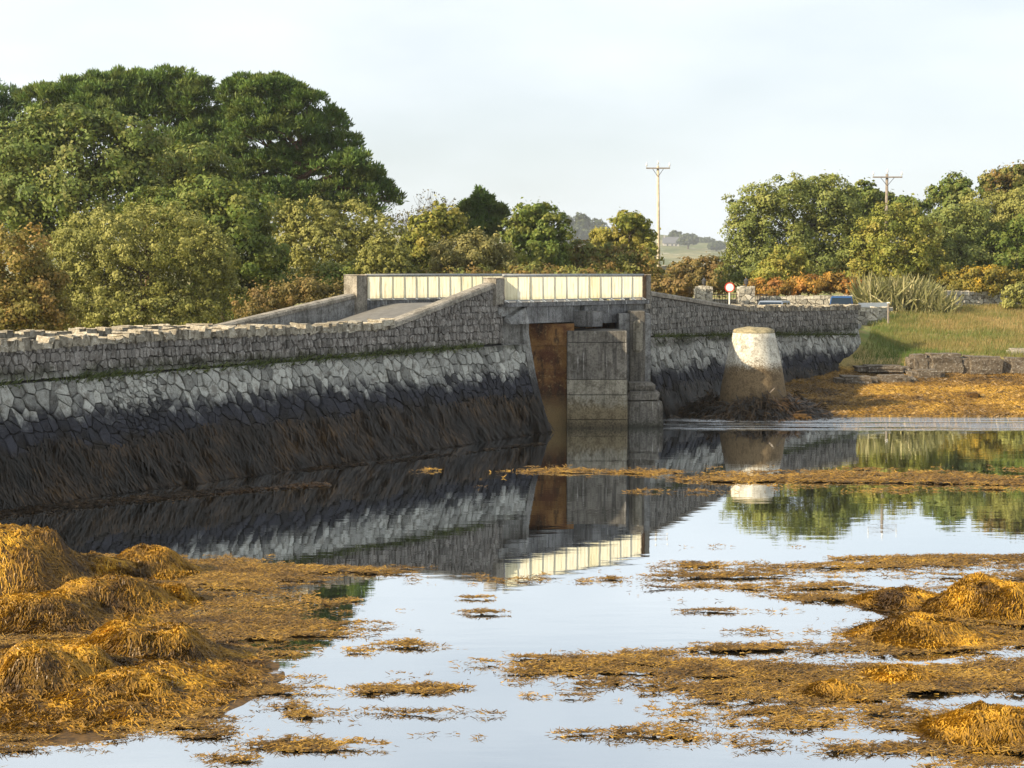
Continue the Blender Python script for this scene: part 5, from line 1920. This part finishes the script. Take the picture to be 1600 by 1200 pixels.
def tree(name, label, cat, ls, Y, mat, n, size, seed, group=None, pine=False, bark='bark', trunk_px=None, trunk_r=None, depth=.8, rc_f=(.22, .46), k=4, spray=0.03):
    rg = np.random.default_rng(seed); r2 = random.Random(seed)
    if pine: ls = [(a_, b_ + 11, c_ * .97, d_ * 1.28) for a_, b_, c_, d_ in ls]
    lobes = px_lobes(ls, Y, depth, seed)
    cs = [Vector(l[0]) for l in lobes]
    if trunk_px is None:
        bx = sum(c.x for c in cs) / len(cs)
    else:
        bx = at(trunk_px, 400, Y).x
    gz = float(ground(bx, Y, False))
    base = Vector((bx, Y + .3, gz))
    root = empty(name, base, label, cat, group)
    zmax = max(l[0][2] + l[1][2] for l in lobes); zmin = min(l[0][2] - l[1][2] for l in lobes)
    H_ = zmax - gz
    tr = trunk_r or max(.06, H_ * .024)
    top = Vector((sum(c.x for c in cs) / len(cs), Y, max(gz + H_ * .55, zmin + (zmax - zmin) * .45)))
    fork = base.lerp(top, .55)
    mb = MB()
    limb(mb, base - Vector((0, 0, .3)), fork, tr * 1.2, tr * .8, r2)
    limb(mb, fork, top, tr * .8, tr * .35, r2)
    mb.build('trunk', M[bark], root, smooth=True)
    mb = MB()
    for c, (_, r) in zip(cs, lobes):
        st = fork.lerp(top, min(1, max(0, (c.z - fork.z) / max(.1, top.z - fork.z))) * .8)
        limb(mb, st, c + Vector((0, 0, r[2] * .2)), tr * .42, tr * .10, r2)
        for q in range(4):
            dv = Vector((r2.uniform(-1, 1), r2.uniform(-1, .6), r2.uniform(-.2, 1))).normalized()
            limb(mb, c.lerp(st, .3), c + Vector((dv.x * r[0], dv.y * r[1], dv.z * r[2])) * .85, tr * .14, tr * .03, r2, 3)
    mb.build('limbs', M[bark], root, smooth=True)
    if pine:
        P, N, T = crown_points(lobes, int(n * 1.2), rg, rc_f, .75, .16)
        V, F, TT = needle_quads(P, N, T, size * .92, rg, 3)
    else:
        P, N, T = crown_points(lobes, int(n * 1.12), rg, rc_f)
        if spray:                             # thin shoots standing out of the crown
            m = rg.random(len(P)) < spray
            P[m] += N[m] * rg.uniform(.05, .25, m.sum())[:, None] + np.array([0, 0, 1.0]) * rg.uniform(0, .3, m.sum())[:, None]
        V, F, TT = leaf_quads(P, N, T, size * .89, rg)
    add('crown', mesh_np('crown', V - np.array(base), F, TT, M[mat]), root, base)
    return root


G1, G2, G3, G4 = 'pines behind the left causeway', 'trees and bushes behind the left causeway', 'trees and shrubs behind the bridge', 'trees and shrubs on the far right bank'
tree('pine_tree', 'very dark pine crown cut by the left edge, farthest left of the pines', 'tree', [(0, 178, 50, 40), (-25, 225, 70, 45), (15, 270, 45, 36), (-45, 150, 50, 22), (20, 320, 40, 40)], 112, 'leaf_pine_dark', 9000, .42, 501, G1, True, 'pine_bark')
tree('pine_tree', 'tall broad pine with the highest flat crown, left of the spreading pine', 'tree', [(80, 158, 50, 24), (130, 150, 50, 24), (170, 140, 48, 24), (218, 124, 48, 17), (265, 132, 50, 22), (310, 148, 42, 24), (230, 165, 60, 26), (300, 185, 50, 22), (150, 180, 60, 24), (90, 190, 45, 22), (330, 205, 50, 20), (280, 225, 60, 20), (240, 245, 60, 22), (355, 180, 30, 20)], 110, 'leaf_pine', 24000, .42, 502, G1, True, 'pine_bark', rc_f=(.26, .46))
tree('pine_tree', 'spreading pine with layered branches and sky gaps, right of the tallest crown', 'tree', [(385, 142, 42, 20), (430, 137, 46, 17), (470, 155, 40, 18), (410, 168, 48, 18), (505, 185, 34, 16), (455, 195, 50, 15), (528, 215, 30, 14), (490, 225, 36, 13), (395, 200, 44, 14), (548, 246, 34, 13), (572, 268, 30, 12), (500, 258, 38, 13), (440, 232, 30, 10), (592, 288, 26, 10), (540, 285, 36, 12), (612, 303, 16, 10), (486, 292, 42, 12), (430, 285, 34, 12), (545, 310, 38, 12), (470, 320, 40, 12), (570, 318, 25, 14), (390, 262, 34, 12), (418, 246, 32, 11), (452, 258, 28, 10), (470, 240, 24, 9), (360, 238, 40, 14), (420, 300, 45, 14), (380, 285, 34, 12)], 104, 'leaf_pine', 26000, .40, 503, G1, True, 'pine_bark', 425, .42, rc_f=(.28, .5))
tree('sycamore_tree', 'big rounded sycamore in front of the pines at the left', 'tree', [(115, 212, 75, 40), (60, 255, 75, 55), (160, 255, 85, 60), (210, 225, 45, 40), (35, 310, 70, 50), (130, 325, 100, 60), (215, 300, 55, 50), (15, 235, 35, 40), (70, 205, 40, 28), (30, 360, 70, 40), (110, 370, 60, 35)], 92, 'leaf_sycamore', 34000, .27, 504, G2)
tree('sycamore_tree', 'dull green sycamore crown between the rounded sycamore and the spreading pine', 'tree', [(290, 255, 55, 30), (310, 285, 45, 28), (255, 285, 40, 30), (270, 315, 55, 25), (335, 262, 36, 26), (340, 300, 40, 24)], 98, 'leaf_sycamore', 12000, .26, 505, G2)
tree('leafy_tree', 'deep green leafy tree right behind the large olive willow bush', 'tree', [(315, 318, 75, 32), (370, 340, 62, 42), (300, 360, 80, 50), (405, 395, 42, 52), (350, 400, 80, 60), (235, 330, 50, 28), (415, 440, 40, 40), (380, 460, 60, 40)], 84, 'leaf_green', 30000, .24, 506, G2)
tree('willow_bush', 'large olive green willow bush standing behind the left wall', 'bush', [(235, 380, 100, 55), (155, 395, 85, 62), (285, 425, 85, 68), (175, 455, 100, 60), (325, 400, 45, 45), (115, 415, 48, 60), (340, 465, 42, 45), (250, 490, 110, 40), (130, 490, 60, 40)], 76, 'leaf_willow', 66000, .14, 507, G2, depth=.7, rc_f=(.10, .24))
tree('hawthorn_bush', 'orange and yellow autumn hawthorn at the left edge above the parapet', 'bush', [(30, 405, 55, 48), (75, 440, 30, 30), (62, 465, 48, 50), (5, 475, 60, 50), (85, 495, 36, 26), (40, 500, 60, 30)], 64, 'leaf_autumn', 20000, .15, 508, G2, spray=.10)
tree('willow_bush', 'grey-olive willow bush left of the bridge, shaded on its right', 'bush', [(490, 345, 52, 30), (550, 352, 52, 34), (598, 375, 38, 38), (500, 395, 65, 45), (575, 405, 55, 38), (455, 375, 40, 42), (470, 435, 60, 30), (440, 340, 34, 28)], 92, 'leaf_willow', 36000, .17, 509, G2, rc_f=(.10, .24))
tree('willow_bush', 'small rounded willow bush just above the far railing', 'bush', [(600, 402, 36, 28), (618, 420, 24, 18), (585, 420, 30, 20)], 84, 'leaf_willow', 12000, .15, 510, G2, rc_f=(.10, .24))
tree('leafy_shrub', 'pale yellow-green shrub between the willow bushes and the small pine', 'bush', [(662, 378, 26, 38), (688, 342, 18, 24), (670, 412, 32, 22), (708, 355, 16, 32), (645, 395, 20, 28)], 100, 'leaf_yellow', 12000, .23, 511, G3, spray=.08)
tree('pine_tree', 'small dark pine above the bridge railing', 'tree', [(752, 302, 9, 12), (742, 314, 11, 9), (764, 312, 10, 10), (736, 330, 15, 9), (758, 328, 13, 8), (782, 325, 9, 11), (778, 340, 13, 8), (745, 345, 18, 9), (730, 350, 10, 8), (768, 356, 18, 8), (748, 366, 24, 10), (727, 318, 7, 8)], 112, 'leaf_pine', 6500, .40, 512, G3, True, 'pine_bark')
tree('willow_bush', 'buff-olive bush below the small dark pine', 'bush', [(735, 395, 42, 28), (700, 408, 32, 25), (772, 400, 30, 28), (745, 425, 60, 14)], 96, 'leaf_buff', 14000, .21, 513, G3, spray=.05)
tree('sycamore_tree', 'rounded green sycamore directly above the near railing', 'tree', [(835, 340, 32, 22), (815, 368, 34, 32), (858, 362, 30, 32), (840, 398, 48, 28), (800, 402, 22, 22), (870, 400, 22, 25), (820, 420, 45, 14)], 104, 'leaf_green', 17000, .25, 514, G3, spray=.04)
tree('hawthorn_tree', 'yellowing hawthorn beside the pale utility pole', 'tree', [(985, 348, 28, 16), (968, 372, 36, 24), (1003, 375, 28, 26), (1008, 402, 25, 22), (950, 388, 30, 22)], 116, 'leaf_yellow', 13000, .25, 515, G3, spray=.06)
tree('bramble_hedge', 'dark bramble hedge with red leaves under the hawthorn', 'hedge', [(908, 400, 32, 22), (948, 402, 38, 22), (990, 410, 38, 20), (930, 420, 60, 14), (885, 418, 25, 14), (1010, 424, 25, 10)], 106, 'leaf_bramble', 14000, .22, 516, G3)
tree('bramble_hedge', 'low bramble hedge just behind the railings', 'hedge', [(640, 436, 50, 14), (740, 436, 60, 12), (830, 430, 60, 12), (920, 434, 60, 8)], 92, 'leaf_bramble', 9000, .20, 517, G3)
tree('scrub', 'russet scrub between the bridge and the gate pillars', 'bush', [(1045, 436, 36, 14), (1092, 424, 42, 16), (1045, 452, 40, 14), (1112, 442, 36, 18), (1070, 446, 40, 14), (1120, 420, 20, 14)], 125, 'leaf_bracken', 14000, .27, 518, G4)
tree('dense_bush', 'big dense green bush tree right of the utility pole', 'tree', [(1172, 338, 36, 42), (1220, 312, 52, 30), (1280, 298, 46, 24), (1300, 330, 42, 42), (1230, 360, 66, 48), (1165, 390, 36, 50), (1290, 385, 46, 45), (1200, 410, 56, 40), (1260, 420, 60, 30), (1322, 318, 20, 24), (1330, 360, 26, 50), (1180, 430, 50, 22), (1320, 420, 40, 30)], 120, 'leaf_bush', 52000, .23, 519, G4, spray=.03)
tree('leafy_shrub', 'brownish rounded shrub at the foot of the big dense bush', 'bush', [(1225, 408, 36, 22), (1212, 428, 42, 18), (1250, 425, 25, 18)], 115.5, 'leaf_yellow', 8000, .24, 520, G4)
tree('leafy_tree', 'grey-green tree behind the grey utility pole', 'tree', [(1352, 308, 26, 22), (1388, 325, 38, 24), (1420, 330, 34, 20), (1370, 350, 50, 30)], 130, 'leaf_sycamore', 12000, .32, 521, G4)
tree('leafy_tree', 'yellow-green upright tree below the grey utility pole', 'tree', [(1385, 365, 38, 42), (1420, 352, 28, 26), (1358, 400, 30, 40), (1440, 375, 30, 32), (1395, 415, 50, 30), (1450, 420, 40, 25), (1350, 430, 40, 20)], 118, 'leaf_yellow', 22000, .22, 522, G4, spray=.08)
tree('leafy_tree', 'mid green tree right of the upright yellow-green one', 'tree', [(1460, 385, 50, 45), (1500, 350, 42, 32), (1435, 410, 45, 30), (1505, 400, 40, 40)], 121, 'leaf_bush', 24000, .23, 523, G4)
tree('leafy_tree', 'thin-topped tree against the sky, second from the right edge', 'tree', [(1487, 292, 28, 16), (1500, 308, 32, 16), (1463, 304, 16, 13), (1490, 335, 40, 25)], 130, 'leaf_sycamore', 7000, .30, 524, G4, spray=.06)
tree('leafy_tree', 'brown-tinged tree top in the upper right corner of the wood', 'tree', [(1570, 282, 34, 18), (1602, 280, 32, 20), (1545, 298, 18, 13), (1590, 310, 40, 25)], 130, 'leaf_bramble', 9000, .30, 525, G4, spray=.06)
tree('willow_bush', 'pale olive willow below the tree top at the right edge', 'tree', [(1555, 332, 48, 30), (1600, 338, 42, 38), (1520, 350, 36, 30), (1570, 370, 50, 30)], 125, 'leaf_willow', 26000, .20, 526, G4)
tree('leafy_shrub', 'bright green shrub at the right edge above the gorse', 'bush', [(1560, 385, 40, 32), (1602, 380, 36, 38), (1528, 395, 20, 24), (1570, 410, 50, 20)], 121, 'leaf_green', 15000, .24, 527, G4)
tree('gorse_bush', 'red and orange flowering bushes above the blue vehicle', 'bush', [(1205, 452, 42, 10), (1258, 448, 42, 12), (1308, 442, 28, 14), (1330, 450, 22, 12)], 112.4, 'leaf_gorse', 13000, .20, 528, G4)
tree('gorse_bush', 'golden gorse above the dry stone wall at the right', 'bush', [(1498, 440, 32, 13), (1545, 432, 42, 14), (1588, 440, 32, 14), (1520, 450, 50, 8)], 116.2, 'leaf_gorse_gold', 13000, .20, 529, G4)
tree('leafy_shrub', 'small olive shrub against the stone wall at the right edge', 'bush', [(1595, 462, 26, 17), (1575, 475, 12, 8)], 111, 'leaf_willow', 3500, .20, 530, G4)
tree('scrub', 'red and yellow scrub above the far ramp left of the bridge', 'bush', [(430, 468, 40, 16), (478, 458, 42, 18), (522, 456, 24, 17), (400, 485, 40, 14)], 74, 'leaf_bracken', 11000, .13, 531, G2, spray=.15)
tree('leafy_tree', 'dark shaded undergrowth between the willow bushes left of the bridge', 'bush', [(540, 440, 60, 20), (440, 450, 50, 22), (620, 445, 40, 14)], 86, 'leaf_green', 9000, .20, 532, G2)


# twiggy, almost bare shrub
def twiggy(label, px, py_top, half, Y, seed, group):
    r2 = random.Random(seed)
    rg = np.random.default_rng(seed)
    b = at(px, 400, Y); gz = float(ground(b.x, Y, False))
    base = Vector((b.x, Y, gz)); top = at(px, py_top, Y).z
    root = empty('twiggy_shrub', base, label, 'tree', group)
    mb = MB(); tips = []

    def grow(p, d, L, r, lev):
        e = p + d * L
        mb.tube([p, p.lerp(e, .5) + Vector((r2.uniform(-.1, .1), r2.uniform(-.1, .1), 0)) * L, e], [r, r * .8, r * .6], 5, cap=False)
        if lev == 0:
            tips.append(e); return
        for q in range(r2.choice((3, 4))):
            nd = (d + Vector((r2.uniform(-.8, .8), r2.uniform(-.8, .8), r2.uniform(-.15, .5)))).normalized()
            grow(e, nd, L * r2.uniform(.55, .8), r * .55, lev - 1)
    hgt = top - gz
    for q in range(5):
        grow(base, Vector((r2.uniform(-.5, .5), r2.uniform(-.4, .4), 1)).normalized(), hgt * .36, .09, 4)
    mb.build('branches', M['bark'], root)
    P = np.array([t_[:] for t_ in tips]); P = P[rg.integers(0, len(P), 1600)] + rg.normal(0, .15, (1600, 3))
    V, F, T = leaf_quads(P, unit(rg.normal(0, 1, P.shape)), rg.random(len(P)), .17, rg)
    add('leaves', mesh_np('leaves', V - np.array(base), F, T, M['leaf_grey']), root, base)


twiggy('grey twiggy nearly bare tree right of the spreading pine', 645, 312, 40, 112, 540, G3)

# flax clump: long stiff blades
rg = np.random.default_rng(550)
for lab, pxs, Y, hts, k, seed in (('spiky clump of pale flax blades, tallest, beside the barrier', (1345, 1445), 110.5, 2.6, 900, 550), ('lower dark flax blades at the right end of the spiky clump', (1430, 1480), 109.5, 1.7, 380, 551)):
    rg = np.random.default_rng(seed)
    a_, b_ = at(pxs[0], 480, Y), at(pxs[1], 480, Y)
    base = Vector(((a_.x + b_.x) / 2, Y, float(ground((a_.x + b_.x) / 2, Y))))
    root = empty('flax_plant', base, lab, 'plant', 'flax plants by the dry stone wall')
    X = rg.uniform(a_.x, b_.x, k); Yk = Y + rg.normal(0, .7, k)
    Z = ground(X, Yk) - .05
    d = np.stack([rg.normal(.10, .42, k), rg.normal(-.1, .35, k), np.ones(k)], -1); d = unit(d)
    V, F, T = ribbons(np.stack([X, Yk, Z], -1), d, hts * rg.uniform(.45, 1.1, k), rg.uniform(.05, .10, k), np.stack([rg.normal(0, .5, k), -np.ones(k), rg.normal(0, .3, k)], -1), 5, np.array([0, 0, -.10]), .05, rg)
    add('blades', mesh_np('blades', V - np.array(base), F, T, M['flax']), root, base, kind='stuff')

# ------------------------------------------------------------------ the far hill: trees and a house
for i, (px, py, rx, ry, Y, lab) in enumerate([
        (884, 350, 10, 13, 420, 'hazy far tree farthest left on the hill'), (908, 352, 14, 16, 430, 'tallest hazy far tree on the hill'), (932, 358, 18, 13, 440, 'broad hazy far tree beside the yellowing hawthorn'),
        (895, 368, 20, 12, 400, 'hazy far thicket below the tall far tree'), (925, 370, 24, 10, 405, 'hazy far thicket left of the hawthorn'), (1075, 374, 14, 7, 480, 'low hazy far trees behind the far house'),
        (1055, 368, 9, 6, 520, 'small hazy far tree above the far house roof'), (1100, 378, 16, 5, 520, 'low hazy far hedge right of the far house'), (1120, 384, 12, 5, 470, 'small hazy far bush at the foot of the hill beside the big dense bush')]):
    rg2 = np.random.default_rng(600 + i)
    Y = Y * HS
    lobes = px_lobes([(px, py, rx, ry), (px - rx * .4, py + ry * .4, rx * .7, ry * .7), (px + rx * .4, py + ry * .4, rx * .7, ry * .7)], Y, .8, i)
    bx = lobes[0][0][0]; gz = float(hill_z(np.array(bx), np.array(float(Y))))
    base = Vector((bx, Y, gz))
    root = empty('far_tree', base, lab, 'tree', 'hazy trees on the far hill')
    MB().tube([base - Vector((0, 0, .3)), Vector(lobes[0][0])], [1.2, .4], 6).build('trunk', M['bark'], root)
    P, N, T = crown_points(lobes, 2600, rg2)
    P[:, 2] = np.maximum(P[:, 2], gz)
    V, F, TT = leaf_quads(P, N, T, 3.2, rg2)
    add('crown', mesh_np('crown', V - np.array(base), F, TT, M['leaf_far']), root, base)
M['house_wall'] = plain('pale_render', (0.40, 0.38, 0.34), .9, .2)
M['slate'] = plain('slate_roof', (0.12, 0.125, 0.14), .8, .3)
for Y in np.arange(1300.0, 2500.0, 20.0):           # where the hillside shows at that height in the view
    c = at(1049, 385, Y)
    if float(hill_z(c.x, Y)) >= c.z: break
Y = float(Y)
gz = float(hill_z(np.array(c.x), np.array(Y)))
root = empty('far_house', (c.x, Y, gz), 'small far house with a dark slate roof on the hill', 'house')
zt_, zr_ = at(1049, 380, Y).z, at(1049, 370, Y).z
w2 = 12 * Y / FPX
MB().box((c.x - w2, Y, gz - 3), (c.x + w2, Y + 14, zt_)).build('wall', M['house_wall'], root)
b = MB().poly([(c.x - w2 - .6, Y - .8, zt_ - .1), (c.x + w2 + .6, Y - .8, zt_ - .1), (c.x + w2 + .6, Y + 14.8, zt_ - .1), (c.x - w2 - .6, Y + 14.8, zt_ - .1), (c.x - w2 - .6, Y + 7, zr_), (c.x + w2 + .6, Y + 7, zr_)],
              [(0, 1, 5, 4), (2, 3, 4, 5), (0, 4, 3), (1, 2, 5), (3, 2, 1, 0)])
roof = b.build('roof', M['slate'], root)
MB().box((c.x - w2 + .6, Y + 6, zr_ - 1), (c.x - w2 + 2.4, Y + 8, zr_ + 1.8)).build('chimney', M['house_wall'], roof, origin=WORLD[roof])
for k in (-.5, .1, .6):
    MB().box((c.x + w2 * k - .9, Y - .08, zt_ - 3.2), (c.x + w2 * k + .9, Y + .2, zt_ - 1.0)).build('window', M['glass'], root)

# ------------------------------------------------------------------ haze between here and the hill
t = NT('thin_haze')
v = t.node('ShaderNodeVolumePrincipled')
v.inputs['Color'].default_value = (0.93, 0.96, 1.0, 1)
v.inputs['Density'].default_value = HAZE
v.inputs['Anisotropy'].default_value = 0.3
t.link(v.outputs[0], t.out.inputs['Volume'])
if HAZE > 0:
    h = MB().box((-3050, -310, -6.0), (3050, 6050, 46.0)).build('haze', t.m, None, origin=(0, 0, 0), kind='stuff')
